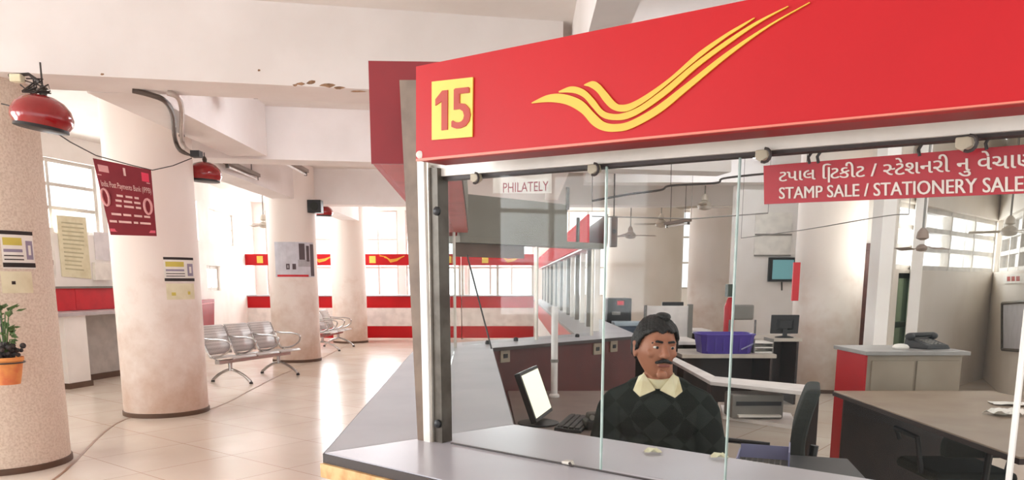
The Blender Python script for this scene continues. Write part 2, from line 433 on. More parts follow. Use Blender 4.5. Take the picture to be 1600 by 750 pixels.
# right back wall, seen through the counter glass
R0, R1, R2 = (4.40, 9.0), (7.65, 12.25), (5.5, 7.9)
LR = (Vector(R1)-Vector(R0)).length
oR = [(.05, 4.5, 1.64, 2.42), (.18, .95, .35, 1.6)]
wall('wall_right', R0, R1, .25, 0, CEIL, oR, M_wallb)
window(R0, R1, .25, oR[0], 4, 3, .06, lit=WINL*.45)
wall('wall_return', (4.66, 9.12), (10.75, 21.5), -.12, 0, CEIL, [], M_wall)
oS = (.15, 3.6, 1.64, 2.42)
wall('wall_right_side', (7.45, 12.1), R2, .2, 0, CEIL, [oS], M_wallb)
window((7.45, 12.1), R2, .2, oS, 4, 3, .06, lit=0)
oN = [(.6, 3.0, 1.0, 3.2), (3.4, 5.8, 1.0, 3.2), (6.2, 8.6, 1.0, 3.2)]
wall('wall_right_added', (8.3, 7.5), (8.3, -2.5), -.25, 0, CEIL, oN, M_wall)  # unseen wall whose windows are added to light the work area
for o in oN: window((8.3, 7.5), (8.3, -2.5), -.25, o, 3, 3, lit=WINL*1.3, side=1)
oL = [(.8, 3.2, 1.0, 3.2), (3.8, 6.2, 1.0, 3.2), (6.8, 9.2, 1.0, 3.2)]
wall('wall_left_added', (-9.0, -2.5), (-7.38, 8.3), .25, 0, CEIL, oL, M_wall)  # out of view; windows added to brighten ceiling and beam from the left
for o in oL: window((-9.0, -2.5), (-7.38, 8.3), .25, o, 3, 3, lit=WINL*.9)
dr = window(R0, R1, .25, oR[1], 1, 2, .06, mat('dark green frame', (62, 72, 60), .5), M_green, lit=0)
# pier at the near end of that wall
pr = MB(); a, b = at(1362, 440, 8.9), at(1396, 440, 8.9); pr.box(a.x, b.x-.10, 8.75, 9.0, 0, CEIL); struct(pr, 'wall_pier', M_wall)
# curved white wall deep inside the work area
cw = at(1016, 440, 18.2)
mb = MB(); mb.lathe([(.92, 0), (.92, CEIL)], (cw.x, 19.1, 0), 40); struct(mb, 'wall_curved', M_wallb)
# beams
tn = [0]
def beam(P, Q, wd, z0, z1=CEIL):
    tn[0] += 1
    P = Vector((P[0],P[1],0)); Q = Vector((Q[0],Q[1],0)); d = (Q-P).normalized(); n = Vector((-d.y, d.x, 0))*wd
    mb = MB(); q = [P, Q, Q+n, P+n]; mb.hexa([Z(x, z0) for x in q], [Z(x, z1) for x in q]); return struct(mb, 'trim_%d' % tn[0], M_beam)
b1 = beam((-6.6, 5.31), (.42, 6.72), .5, 3.0)
beam((-3.42, 6.52), (-3.42, 9.7), -.45, 3.0)
beam((-4.3, 9.55), (3.0, 10.9), .45, 2.98)
beam((-4.35, 10.1), (-4.35, 14.6), -.4, 2.98)
beam((-4.6, 15.0), (6.0, 15.4), .45, 2.95)
beam((.42, 1.5), (.62, 15.0), -.24, 3.02)
beam((-4.1, 15.5), (-4.1, 21.2), -.4, 2.95)
beam((1.2, 13.0), (9.0, 13.0), .4, 3.1)
# ------------------------------------------------------------------ COLUMNS
def column(px, Yc, r, label, m=None, z1=3.59, ring=True):
    c = at(px, 440, Yc); c.z = 0
    t = thing('column', label, 'column', c)
    mb = MB(); mb.lathe([(r, .0), (r, z1)], c, 48); mb.build('shaft', m or M_col, t)
    if ring: MB().lathe([(r+.012, 0), (r+.012, .045), (r+.004, .05)], c, 48).build('base_ring', mat('dark skirting', (96, 72, 56), .6), t)
    return c
C1 = column(-16, 6.25, .45, 'nearest speckled column at the left edge of the hall', M_colp)
C2 = column(246, 8.85, .455, 'white round column behind the maroon banner with a dark base line', None)
C3 = column(459, 14.75, .445, 'white round column carrying the grey and red poster, behind the steel bench')
C4 = column(545, 19.3, .42, 'slim bright column in front of the far striped counters')
C5 = column(1294, 10.75, .445, 'wide column behind the desks on the right, brown stained low down')
C6 = column(1108, 16.6, .45, 'plain white column behind the purple crate')
# peeling paint on the beam
pk = MB(); bd = (Vector((.42, 6.72))-Vector((-6.6, 5.31))).normalized(); bn = Vector((bd.y, -bd.x, 0))
for (px, py, w_, h_) in ((470, 131, 9, 3), (486, 129, 8, 4), (512, 133, 14, 4), (530, 137, 10, 3), (560, 143, 16, 1.5), (461, 133, 4, 2), (405, 110, 2.5, 2), (160, 116, 3, 2)):
    pts = []
    for k in range(9):
        g = 2*math.pi*k/9; rr = random.uniform(.6, 1.1)
        pts.append(onpl(px+w_*rr*math.cos(g), py+h_*rr*math.sin(g)+ .0, Vector((-6.6, 5.31, 0))+bn*.0, bn))
    pk.prism(pts, bn*.003)
o = pk.build('peeled_patch', M_peel, b1)
o['label'] = 'brown bare patches where paint has peeled'

# ------------------------------------------------------------------ BOOTH: counters
def strip(mb, pts_out, pts_in, z0, z1):
    n = len(pts_out)
    for i in range(n-1):
        mb.hexa([Z(p, z0) for p in (pts_out[i], pts_out[i+1], pts_in[i+1], pts_in[i])], [Z(p, z1) for p in (pts_out[i], pts_out[i+1], pts_in[i+1], pts_in[i])])
    return mb
W1 = .64
SE = 3.2
fc = thing('service_counter', 'nearest grey topped service counter with red front, where the man sits', 'counter', front(1.5, .3, 0))
g = 0.0008
strip(MB(), [c12(0)+dirr*g, front(SE, 0, 0)], [c12(W1)+dirr*g, front(SE, W1, 0)], CZ-.025, CZ).build('countertop', M_top, fc, .002)
strip(MB(), [c12(-.004)+dirr*g, front(SE, -.004, 0)], [c12(.012)+dirr*g, front(SE, .012, 0)], CZ-.027, CZ-.003).build('edge_strip', M_edge, fc)
strip(MB(), [c12(-.014)+dirr*g, front(SE, -.014, 0)], [c12(.02)+dirr*g, front(SE, .02, 0)], CZ-.065, CZ-.0275).build('wood_trim', M_trim, fc)
strip(MB(), [c12(.02)+dirr*g, front(SE, .02, 0)], [c12(.05)+dirr*g, front(SE, .05, 0)], 0, CZ-.0255).build('front_panel', M_red, fc)
strip(MB(), [c12(.58)+dirr*.05, front(SE, .58, 0)], [c12(.60)+dirr*.05, front(SE, .60, 0)], 0, CZ-.0255).build('back_panel', M_maroon, fc)
lc = thing('service_counter', 'long pale counter running back along the left side of the booth', 'counter', left(1.7, .25, 0))
def side_counter(t, A0, A1, colr, top, striped=False, wi=W1, e0=Vector((0,0,0)), e1=Vector((0,0,0))):
    f0 = lambda n: A0(n)+e0
    f1 = lambda n: A1(n)+e1
    strip(MB(), [f0(0), f1(0)], [f0(wi), f1(wi)], CZ-.025, CZ).build('countertop', top, t, .002)
    strip(MB(), [f0(-.005), f1(-.005)], [f0(.012), f1(.012)], CZ-.029, CZ-.003).build('edge_strip', M_edge, t)
    if striped:
        for (z0, z1, m) in ((.72, CZ-.0255, M_red), (.34, .72, M_white), (.03, .34, M_red)):
            strip(MB(), [f0(.03), f1(.03)], [f0(.06), f1(.06)], z0, z1).build('front_band', m, t)
    else: strip(MB(), [f0(.03), f1(.03)], [f0(.06), f1(.06)], 0, CZ-.0255).build('front_panel', colr, t)
    strip(MB(), [f0(wi-.05), f1(wi-.05)], [f0(wi-.03), f1(wi-.03)], 0, CZ-.0255).build('back_panel', M_maroon, t)
    strip(MB(), [f0(wi-.006), f1(wi-.006)], [f0(wi+.004), f1(wi+.004)], CZ-.026, CZ-.002).build('inner_edge_strip', M_edge, t)
side_counter(lc, c12, c23, M_red, M_topl, e0=d2*g, e1=-d2*g)
bc = thing('service_counter', 'angled counter with maroon inner panel behind the monitor', 'counter', back(.8, .25, 0))
side_counter(bc, c23, c34, M_red, M_topl, True, e0=d3*g, e1=-d3*g)
for (px, py) in ((788, 556), (932, 545), (958, 541)):
    p = onpl(px, py, c23(W1-.03), n3); s_ = MB(); 
    q = [p-d3*.045-Vector((0,0,.045)), p+d3*.045-Vector((0,0,.045)), p+d3*.045+Vector((0,0,.045)), p-d3*.045+Vector((0,0,.045))]
    s_.prism(q, n3*.012); so = s_.build('socket_plate', M_beige, bc); 
    MB().prism([p+n3*.012-d3*.02-Vector((0,0,.015)), p+n3*.012+d3*.02-Vector((0,0,.015)), p+n3*.012+d3*.02+Vector((0,0,.015)), p+n3*.012-d3*.02+Vector((0,0,.015))], n3*.004).build('switch', M_black, so)
# ------------------------------------------------------------------ BOOTH: front header with number and emblem
HN = .10
hd = thing('counter_header', 'large red header board over the nearest counter with yellow emblem and number 15', 'sign board', FP(1000, 240, HN)-Vector((0,0,.05)))
TL, BL = FP(650, 104, HN), FP(650, 251, HN)
TR, BR = FP(1680, -103, HN), FP(1680, 152, HN)
mb = MB(); mb.prism([TL, TR, BR, BL], nin*.03); mb.build('face_board', M_red, hd)
mb = MB(); dz = Vector((0,0,.004)); mb.prism([BL+nin*.03, BR+nin*.03, BR+nin*.10, BL+nin*.10], Vector((0,0,.02))); mb.build('soffit', M_redd, hd)
mb = MB(); mb.prism([TL+nin*.08, TR+nin*.08, BR+nin*.08+Vector((0,0,.021)), BL+nin*.08+Vector((0,0,.021))], nin*.02); mb.build('back_board', M_grey, hd)
q = [FP(676, 128, HN-.001), FP(740, 121, HN-.001), FP(739, 214, HN-.001), FP(676, 219, HN-.001)]
mb = MB(); mb.prism(q, -nin*.003); pl = mb.build('number_plate', M_yelp, hd)
tq = [FP(680, 143, HN-.004), FP(735, 137, HN-.004), FP(734, 199, HN-.004), FP(680, 205, HN-.004)]
mb = MB(); mb.prism([bil(tq, u_, v_) for u_, v_ in ((.22,0),(.38,0),(.38,1),(.20,1),(.20,.27),(.02,.36),(.02,.20))], -nin*.002)
vs, fs = text_geo('5'); bb = bounds(vs); t5 = [bil(tq, .52, 0), bil(tq, 1, 0), bil(tq, 1, 1), bil(tq, .52, 1)]
for k_, o_ in enumerate((Vector((0,0,0)), Vector((.022,0,0)), Vector((-.022,0,0)), Vector((0,.012,0)))): sheet_text(mb, [v_+o_ for v_ in vs], fs, bb, t5, -nin, .002+.0001*k_)
tx = mb.build('number', M_dred, pl)
# emblem: three flowing stripes, each from an upper and a lower line in pixels
def cr(p, n=8):      # smooth line through points
    out = []
    for i in range(len(p)-1):
        a = p[max(i-1,0)]; b = p[i]; c = p[i+1]; d = p[min(i+2,len(p)-1)]
        for k in range(n):
            t = k/n; f = lambda x0,x1,x2,x3: .5*((2*x1)+(-x0+x2)*t+(2*x0-5*x1+4*x2-x3)*t*t+(-x0+3*x1-3*x2+x3)*t**3)
            out.append((f(a[0],b[0],c[0],d[0]), f(a[1],b[1],c[1],d[1])))
    out.append(p[-1]); return out
S_ = 520/1600.0
def cp(l): return [(780+x*S_, y*S_) for (x, y) in l]
stripes = [
 (cp([(160,494),(240,457),(320,455),(400,485),(460,545),(510,588),(570,597),(640,580),(760,512),(900,405),(1100,250),(1300,120),(1495,12)]),
  cp([(160,498),(250,492),(330,505),(400,545),(450,600),(500,628),(560,634),(640,618),(780,540),(920,425),(1110,268),(1300,130),(1495,16)])),
 (cp([(290,440),(350,417),(410,432),(460,480),(500,530),(545,548),(600,545),(680,512),(800,425),(950,300),(1120,180),(1250,100),(1392,30)]),
  cp([(290,446),(360,448),(410,470),(450,515),(495,562),(550,578),(620,572),(700,532),(820,445),(960,322),(1130,196),(1260,108),(1392,34)])),
 (cp([(412,408),(450,392),(480,402),(520,445),(560,492),(590,505),(640,495),(720,450),(830,370),(960,255),(1080,172),(1160,124),(1230,86)]),
  cp([(412,412),(440,420),(475,445),(510,492),(545,525),(590,538),(640,528),(730,472),(850,375),(970,275),(1090,184),(1170,132),(1230,90)]))]
mb = MB()
for up, lo in stripes:
    a = [FP(x, y, HN-.001) for x, y in cr(up)]; b = [FP(x, y, HN-.001) for x, y in cr(lo)]
    for i in range(len(a)-1):
        mb.prism([a[i], a[i+1], b[i+1], b[i]], -nin*.003)
mb.build('emblem', M_yel, hd)
# cream edging below the red face
mb = MB(); mb.prism([FP(650, 248, HN-.003), FP(1680, 149, HN-.003), FP(1680, 152, HN-.003), FP(650, 252, HN-.003)], nin*.008); mb.build('lower_edging', mat('pale red edging', (224, 120, 100), .4), hd)
for (px, py) in ((656, 242),):
    p = FP(px, py, HN-.001); MB().lathe([(.009, 0), (.009, .003), (.004, .005)], p, 14, M=Matrix.Rotation(R(90), 3, 'X')).build('screw_cap', M_aluw, hd)
# left side header
LH = .11
lh = thing('counter_header', 'dark red header box end at the corner left of the number 15 board', 'sign board', left(1.8, .2, 1.82))
a0 = left(.25, LH, 0); 
def lbox(s0, s1, na, nb, z0, z1):
    q = [left(s0, na, 0), left(s1, na, 0), left(s1, nb, 0), left(s0, nb, 0)]; return MB().hexa([Z(x, z0) for x in q], [Z(x, z1) for x in q])
nL = .118; 
YL = 2.27; SL = (YL-P0.y)
lbox(SL, 3.35, nL, nL+.02, 1.83, 2.10).build('face_board', M_red, lh)
lbox(SL-.012, SL, nL-.004, nL+.245, 1.83, 2.105).build('end_board', M_redd, lh)
lbox(SL, 3.35, nL+.02, nL+.245, 1.83, 1.845).build('soffit', mat('pinkish soffit', (206, 92, 92), .5), lh)
lbox(SL, 3.35, nL+.235, nL+.25, 1.846, 2.10).build('back_board', M_grey, lh)
# back left header
bh = thing('counter_header', 'grey backed header over the angled counter, seen through the glass', 'sign board', back(.8, .25, 1.8))
def bbox(s0, s1, na, nb, z0, z1):
    q = [back(s0, na, 0), back(s1, na, 0), back(s1, nb, 0), back(s0, nb, 0)]; return MB().hexa([Z(x, z0) for x in q], [Z(x, z1) for x in q])
bbox(.12, 1.24, .15, .165, 1.81, 2.09).build('face_board', M_red, bh)
bbox(.12, 1.24, .30, .32, 1.81, 2.09).build('back_board', M_grey, bh)
bbox(.12, 1.70, .16, .33, 1.765, 1.809).build('rail', M_grey, bh)
bbox(.12, .80, .26, .28, 1.67, 1.764).build('brown_board', M_bbrown, bh)
bbox(1.215, 1.24, .322, .34, 2.05, 2.22).build('bracket', M_alud, bh)
bbox(1.36, 1.38, .31, .33, 1.81, 2.0).build('bracket', M_alud, bh)
# ------------------------------------------------------------------ corner post of brown strip, white and dark aluminium
cpo = thing('corner_post', 'tall corner post of brown wood and white and dark aluminium strips', 'post', FP(672, 692, .30)-Vector((0,0,0)))
def fpoly(px, n, e, name, m, par, bevel=0):
    mb = MB(); mb.prism([FP(x, y, n) for x, y in px], nin*e); return mb.build(name, m, par, bevel)
fpoly([(624,125),(651,125),(662,692.5),(653,692.5)], .275, .05, 'brown_strip', M_brown, cpo)
fpoly([(651,225),(661,225),(672,692.5),(662,692.5)], .272, .05, 'white_strip', M_aluw, cpo)
fpoly([(661,225),(668,225),(676,692),(672,692)], .278, .05, 'tan_strip', M_alu, cpo)
fpoly([(668,262),(683,262),(691,692),(676,692)], .285, .04, 'dark_strip', M_alud, cpo)
for (px, py) in ((684,330),(685,662)):
    p = FP(px, py, .284); MB().lathe([(.012, 0), (.012, .006), (.006, .010)], p, 14, M=Matrix.Rotation(R(40), 3, 'Z').inverted() @ Matrix.Rotation(R(90), 3, 'X')).build('screw', M_black, cpo)
# ------------------------------------------------------------------ sliding track and glass
tr = thing('sliding_track', 'white aluminium sliding track under the red header board', 'track', FP(1100, 240, .3))
fpoly([(664,259),(1680,172),(1680,196),(668,277)], .30, .05, 'rail', M_aluw, tr)
fpoly([(672,277),(1680,196),(1680,204),(672,283)], .31, .03, 'groove', M_edge, tr)
def roller(px, py, par):
    p = FP(px, py, .292); m_ = MB(); m_.prism([p+dirr*a+Vector((0,0,b)) for a, b in ((-.015,.009),(.009,.009),(.012,-.006),(-.003,-.014),(-.015,-.007))], nin*.02); r = m_.build('roller', mat('beige plastic', (190, 178, 156), .5), par, .002)
    MB().tube([p+dirr*(.006+.012*math.cos(t))+Vector((0,0,-.003+.013*math.sin(t)))-nin*.003 for t in [R(x) for x in range(-120, 91, 30)]], .003, 6).build('hook', M_edge, r)
for (px, py) in ((741,277),(926,263),(1191,241),(1508,222)): roller(px, py, tr)
def pane(x0, x1, ytop0, ytop1, n, label, edge=None, bot=1.052):
    p = [FP(x0, ytop0, n), FP(x1, ytop1, n)]
    # vertical side edges: foot on the counter straight below the top corner
    q = [Z(p[0], bot), Z(p[1], bot)]
    t = thing('glass_screen', label, 'glass screen', (q[0]+q[1])/2, group=None)
    MB().prism([p[0], p[1], q[1], q[0]], nin*.005).build('sheet', M_glass, t)
    if edge is not None:
        e = p[edge]; f = q[edge]; s = dirr*(.003 if edge == 0 else -.003)
        MB().prism([e-nin*.001, e+s-nin*.001, f+s-nin*.001, f-nin*.001], nin*.007).build('polished_edge', M_gedge, t)
    return t
pane(700, 948, 279, 260, .306, 'left sliding glass pane, between the corner post and the man', 1)
pane(946, 1157, 261, 243, .322, 'middle sliding glass pane, in front of the man', 1)
g3 = pane(1155, 1640, 243, 203, .306, 'right sliding glass pane, behind which the red stamp sale sign hangs', 1)
MB().tube([Z(FP(1636, 203, .303), 1.78), Z(FP(1636, 203, .303), 1.06)], .005, 6).build('edge_bead', M_aluw, g3)
# bottom channel and clip
bt = MB(); a, b = Z(FP(700, 279, .30), CZ), Z(FP(1640, 203, .30), CZ)
bt.hexa([a-nin*.004, b-nin*.004, b+nin*.004, a+nin*.004], [x+Vector((0,0,.003)) for x in (a-nin*.004, b-nin*.004, b+nin*.004, a+nin*.004)])
tag(bt.build('bottom_channel', M_edge), 'thin dark channel on the nearest countertop under the glass panes', 'channel')
p = FP(886, 728, .296); mb = MB(); mb.prism([p+dirr*a+Vector((0,0,b)) for a, b in ((-.018,.010),(.006,.012),(.012,-.006),(-.016,-.004))], nin*.02)
gc = mb.build('glass_clip', M_alu, None, .002); tag(gc, 'small metal clip at the foot of the left glass pane', 'clip')
MB().tube([p+dirr*.008+Vector((0,0,.010))-nin*.002, p+dirr*.016+Vector((0,0,.0))-nin*.002, p+dirr*.026-Vector((0,0,.006))-nin*.002], .0035, 6).build('latch', M_edge, gc)
for (px, py, lb) in ((1020, 708, 'small crumpled pale slip on the nearest counter in front of the man, left one'), (1124, 716, 'small crumpled pale slip on the nearest counter at the middle glass edge, right one')):
    p = onz(px, py, CZ+.001); b = MB(); V = []
    for i in range(5):
        for j in range(4): V.append((p.x+(-.022+.011*i), p.y+(-.012+.008*j), CZ+.001+(.004 if (i+j) % 2 else .012)*(1 if 0 < i < 4 else .4)))
    b.add(V, [(i*4+j, (i+1)*4+j, (i+1)*4+j+1, i*4+j+1) for i in range(4) for j in range(3)]); o = b.build('paper_slip', M_cream); sd = o.modifiers.new('s', 'SOLIDIFY'); sd.thickness = .0015; tag(o, lb, 'paper')
# left side glass
for k, (s0, s1) in enumerate(((.34, 1.9), (1.9, 3.3))):
    t = thing('glass_screen', ['near glass pane standing on the long left counter', 'far glass pane standing on the long left counter'][k], 'glass screen', left((s0+s1)/2, .27, CZ))
    lbox(s0, s1-.01, .268, .274, CZ+.002, 1.828).build('sheet', M_glass, t)
    lbox(s1-.03, s1-.01, .262, .28, CZ+.001, 1.828).build('edge_post', M_alu, t)
# back left glass
for k, (s0, s1) in enumerate(((.2, .98), (1.0, 1.66))):
    t = thing('glass_screen', ['left glass pane on the angled counter behind the monitor', 'right glass pane on the angled counter behind the monitor'][k], 'glass screen', back((s0+s1)/2, .25, CZ))
    bbox(s0, s1, .247, .253, CZ+.002, 1.66).build('sheet', M_glass, t)
    bbox(s1-.02, s1, .24, .26, CZ+.001, 1.764).build('edge_post', M_alu, t)
for (px, py) in ((806,533),(902,527),(762,538)):
    p = onz(px, py, CZ); tag(MB().lathe([(.018, 0), (.018, .02), (.010, .028)], p+Vector((0,0,.001)), 14).build('glass_stud', M_black), {806:'middle black stud on the angled countertop',902:'right black stud on the angled countertop',762:'left black stud on the countertop by the black cord'}[px], 'stud', 'black studs on the angled countertop')
# black cord from the header to the counter edge
p1, p2 = onpl(730, 399, back(0,.35,0), n3), onz(768, 545, CZ+.01)
tag(MB().tube([p1, p1*.6+p2*.4, p2], .006, 6).build('cord', M_black), 'taut black cord slanting down to the left countertop', 'cord')

# ------------------------------------------------------------------ hanging sign, two lines of white lettering
SN = .345
sg = thing('hanging_sign', 'red sign with white two line lettering hung inside the right glass', 'sign', FP(1400, 300, SN))
def SP(px, py, n=SN): return FP(px, py, n)
q = [SP(1193,259), SP(1650,222), SP(1650,300), SP(1194,319)]
MB().prism(q, nin*.004).build('board', M_signr, sg)
ytop = lambda x: 259-(x-1193)*.0815
def line_quad(x0, x1, ya0, ya1, yb0, yb1): return [SP(x0,ya0,SN-.001), SP(x1,ya1,SN-.001), SP(x1,yb1,SN-.001), SP(x0,yb0,SN-.001)]
def put(body, x0, x1, ya0, ya1, yb0, yb1, name, bb=None, vsfs=None, bold=.018):
    vs, fs = vsfs or text_geo(body)
    B = bb or bounds(vs); mb = MB(); Q = line_quad(x0, x1, ya0, ya1, yb0, yb1)
    for k, o_ in enumerate((0, bold, -bold)): sheet_text(mb, [v+Vector((o_,0,0)) for v in vs], fs, B, Q, -nin, .0015+.0001*k)
    return mb.build(name, M_txt, sg)
put('STAMP SALE / STATIONERY SALE', 1218, 1599, 293, 275, 311, 299, 'english_line')
def guj(chunks, size=1.0):
    V = []; F = []; x = 0
    for c in chunks:
        half = c.startswith('~'); c = c.strip('~')
        vs, fs = text_geo(c+'|', size); ws, _ = text_geo('|', size)
        base = min(v.x for v in ws); adv = max(v.x for v in vs) - max(v.x for v in ws)
        # drop the bar: its island is the set of vertices right of adv+base-eps
        keep = [i for i, v in enumerate(vs) if v.x < adv+base-1e-4]
        mp_ = {i: j for j, i in enumerate(keep)}
        fk = [f for f in fs if all(i in mp_ for i in f)]
        vk = [vs[i] for i in keep]
        if half:    # half form: leave out the upright stem on the right
            bm = bmesh.new(); bv = [bm.verts.new(v) for v in vk]
            for f in fk:
                try: bm.faces.new([bv[mp_[i]] for i in f])
                except ValueError: pass
            xm = max(v.x for v in vk); cut = xm-.17*size
            bmesh.ops.bisect_plane(bm, geom=bm.verts[:]+bm.edges[:]+bm.faces[:], plane_co=(cut,0,0), plane_no=(1,0,0), clear_outer=True)
            bm.verts.index_update(); vk = [v.co.copy() for v in bm.verts]; F2 = [tuple(v.index for v in f.verts) for f in bm.faces]; bm.free()
            k = len(V); V += [v+Vector((x,0,0)) for v in vk]; F += [tuple(i+k for i in f) for f in F2]; x += cut-.02*size
        else:
            k = len(V); V += [v+Vector((x,0,0)) for v in vk]; F += [tuple(mp_[i]+k for i in f) for f in fk]; x += adv
    return V, F
v1 = guj(['\u0a9f', '\u0aaa', '\u0abe', '\u0ab2', ' ', '\u0abf', '\u0a9f', '\u0a95', '\u0ac0', '\u0a9f', ' ', '/', ' ', '~\u0ab8', '\u0a9f\u0ac7', '\u0ab6', '\u0aa8', '\u0ab0', '\u0ac0', ' ', '\u0aa8\u0ac1', ' ', '\u0ab5\u0ac7', '\u0a9a', '\u0abe', '\u0aa3'])
put('', 1218, 1622, 262, 229, 290, 270, 'gujarati_line', None, v1, .012)
for (px, py) in ((1268, 244), (1282, 243), (1440, 232), (1545, 222)):
    MB().tube([SP(px, py-6), SP(px-5, py+2), SP(px-3, py+12)], .003, 6).build('hanging_wire', M_edge, sg)

# ------------------------------------------------------------------ THE MAN
MX, MY = .580, 3.02
FZ = R(-12)
pm = thing('person', 'moustached man in dark checked sweater and cream collar seated behind the counter', 'person', (MX, MY, 0), FZ)
PI_ = world(pm).inverted()
def remesh(mb, name, m, par, vox, it=6, fac=.5, sub=0):
    o = mb.build('tmp', m); md = o.modifiers.new('r', 'REMESH'); md.mode = 'VOXEL'; md.voxel_size = vox; md.use_smooth_shade = True
    sm = o.modifiers.new('s', 'SMOOTH'); sm.iterations = it; sm.factor = fac
    dg = bpy.context.evaluated_depsgraph_get(); me = bpy.data.meshes.new_from_object(o.evaluated_get(dg)); W = world(o).copy()
    me.transform(world(par).inverted() @ W); old = o.data; bpy.data.objects.remove(o); bpy.data.meshes.remove(old)
    me.name = name; me.materials.clear(); me.materials.append(m)
    ob = bpy.data.objects.new(name, me); COL.objects.link(ob); ob.parent = par; WM[ob.name] = world(par).copy(); return ob
WP = world(pm)
HC = Vector((-.015, -.03, 1.243)); HT = Matrix.Rotation(R(24), 4, 'Z'); HM = WP @ Matrix.Translation(HC) @ HT @ Matrix.Rotation(R(3), 4, 'Y')
def head_pt(mb): return mb.xf(HM)
body = MB(); 
hd_ = MB()
# skull and face
u, v = 48, 32; vs = []; 
sk = MB().ball((0,0,0), (1,1,1), u=u, v=v)
for p in sk.v:
    x, y, z = p
    sx = .076; sy = .096; sz = .113
    k = 1.0
    if z < -.1: k = 1-.38*min(1, (-z-.1)/.9)**1.3
    X = x*sx*k; Y = y*sy; Zz = z*sz
    if y < 0 and z < .5: Y *= (.93+.05*math.cos(z*2))
    if y > 0 and z < -.3: Y *= .78
    if y < 0 and z < -.55: Y -= .012*min(1, (-z-.55)/.3)
    p.xyz = (X, Y, Zz)
hd_.add(sk.v, sk.f)
hd_.cap((0,-.086,.020), (0,-.110,-.018), .009, .014)          # nose
hd_.ball((.011,-.098,-.022), .0095); hd_.ball((-.011,-.098,-.022), .0095)
hd_.cap((-.038,-.084,.028), (.038,-.084,.028), .010, .010)    # brow
hd_.ball((.040,-.066,-.014), (.022,.016,.018)); hd_.ball((-.040,-.066,-.014), (.022,.016,.018))   # cheeks
hd_.cap((-.020,-.092,-.056), (.020,-.092,-.056), .008, .008)  # lips
hd_.ball((0,-.082,-.094), (.022,.018,.018))                   # chin
for s in (-1, 1):
    hd_.ball((s*.078, .012, -.005), (.008, .020, .032)); hd_.ball((s*.080, .010, .018), (.010, .020, .012))
head_pt(hd_); body.add(hd_.v, hd_.f)
tb = MB()
tb.cap((0, .0, 1.05), (0, -.022, 1.21), .062, .052)             # neck
tb.ball((0, .03, .98), (.165, .105, .16)); tb.ball((0, .04, .80), (.15, .105, .18)); tb.ball((0, .05, .66), (.165, .12, .12))
shl = [Vector((-.165, .02, 1.0)), Vector((.165, .02, 1.0))]
elb = []; wri = []
for i in (0, 1):
    s = -1 if i == 0 else 1
    e = Vector((s*.225, .0, .80)); wr = Vector((s*.12, -.20, .715)); d = Vector((-s*.25, -.9, -.05)).normalized()
    elb.append(e); wri.append(wr)
    tb.cap(shl[i], e, .05, .04); tb.cap(e, wr, .038, .027)
    n_ = Vector((-d.y, d.x, 0)).normalized(); pc = wr + d*.05; zz = pc.z
    Mr = Matrix((d, n_, Vector((0,0,1)))).transposed()
    tb.ball(pc, (.05, .040, .016), M=Mr); tb.cap(wr, pc, .026, .018)       # hands resting on the thighs
    for j, (off_, L) in enumerate(((-.030, .062), (-.010, .074), (.010, .070), (.029, .056))):
        b0 = pc + d*.035 + n_*off_; b1 = b0 + d*L*.45 + Vector((0,0,.004)); b2 = b0 + d*L*.8 - Vector((0,0,.008)); b3 = b0 + d*L - Vector((0,0,.018))
        tb.cap(b0, b1, .0095, .0088); tb.cap(b1, b2, .0088, .0082); tb.cap(b2, b3, .008, .0075)
    t0 = pc + n_*(.030*-s) - d*.015; t1 = t0 + n_*(.028*-s) + d*.03 - Vector((0,0,.004)); t2 = t1 + d*.028 - Vector((0,0,.01))
    tb.cap(t0, t1, .012, .010); tb.cap(t1, t2, .010, .008)
lg = MB()
for s in (-1, 1):
    lg.cap((s*.09, .05, .60), (s*.12, -.28, .59), .085, .06); lg.cap((s*.12, -.28, .59), (s*.12, -.20, .12), .058, .042)
tb.add(lg.v, lg.f)
for s in (-1, 1): tb.cap((s*.12, -.19, .05), (s*.125, -.36, .045), .045, .038)
tb.xf(WP); body.add(tb.v, tb.f)
bo = remesh(body, 'body', M_skin, pm, .0036, 4, .45)
# sweater
sw = MB()
sw.ball((0, .03, .98), (.190, .130, .165)); sw.ball((0, .035, .80), (.178, .13, .20)); sw.ball((0, .05, .66), (.18, .135, .10))
sw.cap((-.150, .022, 1.01), (.150, .022, 1.01), .070, .070)
for s in (-1, 1): sw.cap((s*.03, .015, 1.080), (s*.165, .022, 1.018), .058, .060)
for i in (0, 1):
    s = -1 if i == 0 else 1
    sw.cap(shl[i]+Vector((s*.012, 0, -.012)), elb[i], .068, .058); sw.cap(elb[i], elb[i]*.12+wri[i]*.88, .058, .038)
sw.xf(WP)
so_ = remesh(sw, 'sweater', M_wool, pm, .007, 6, .5)
# trousers and shoes
tr_ = MB()
for s in (-1, 1):
    tr_.cap((s*.09, .05, .60), (s*.12, -.28, .59), .095, .07); tr_.cap((s*.12, -.28, .59), (s*.12, -.20, .12), .068, .055)
tr_.ball((0, .06, .61), (.18, .13, .10)); tr_.xf(WP); remesh(tr_, 'trousers', M_trou, pm, .012, 4)
for s in (-1, 1):
    sh = MB(); sh.cap((s*.12, -.18, .055), (s*.125, -.38, .045), .052, .044); sh.xf(WP)
    for p in sh.v: p.z = max(p.z, .0)
    sh.build('shoe', M_black, pm)
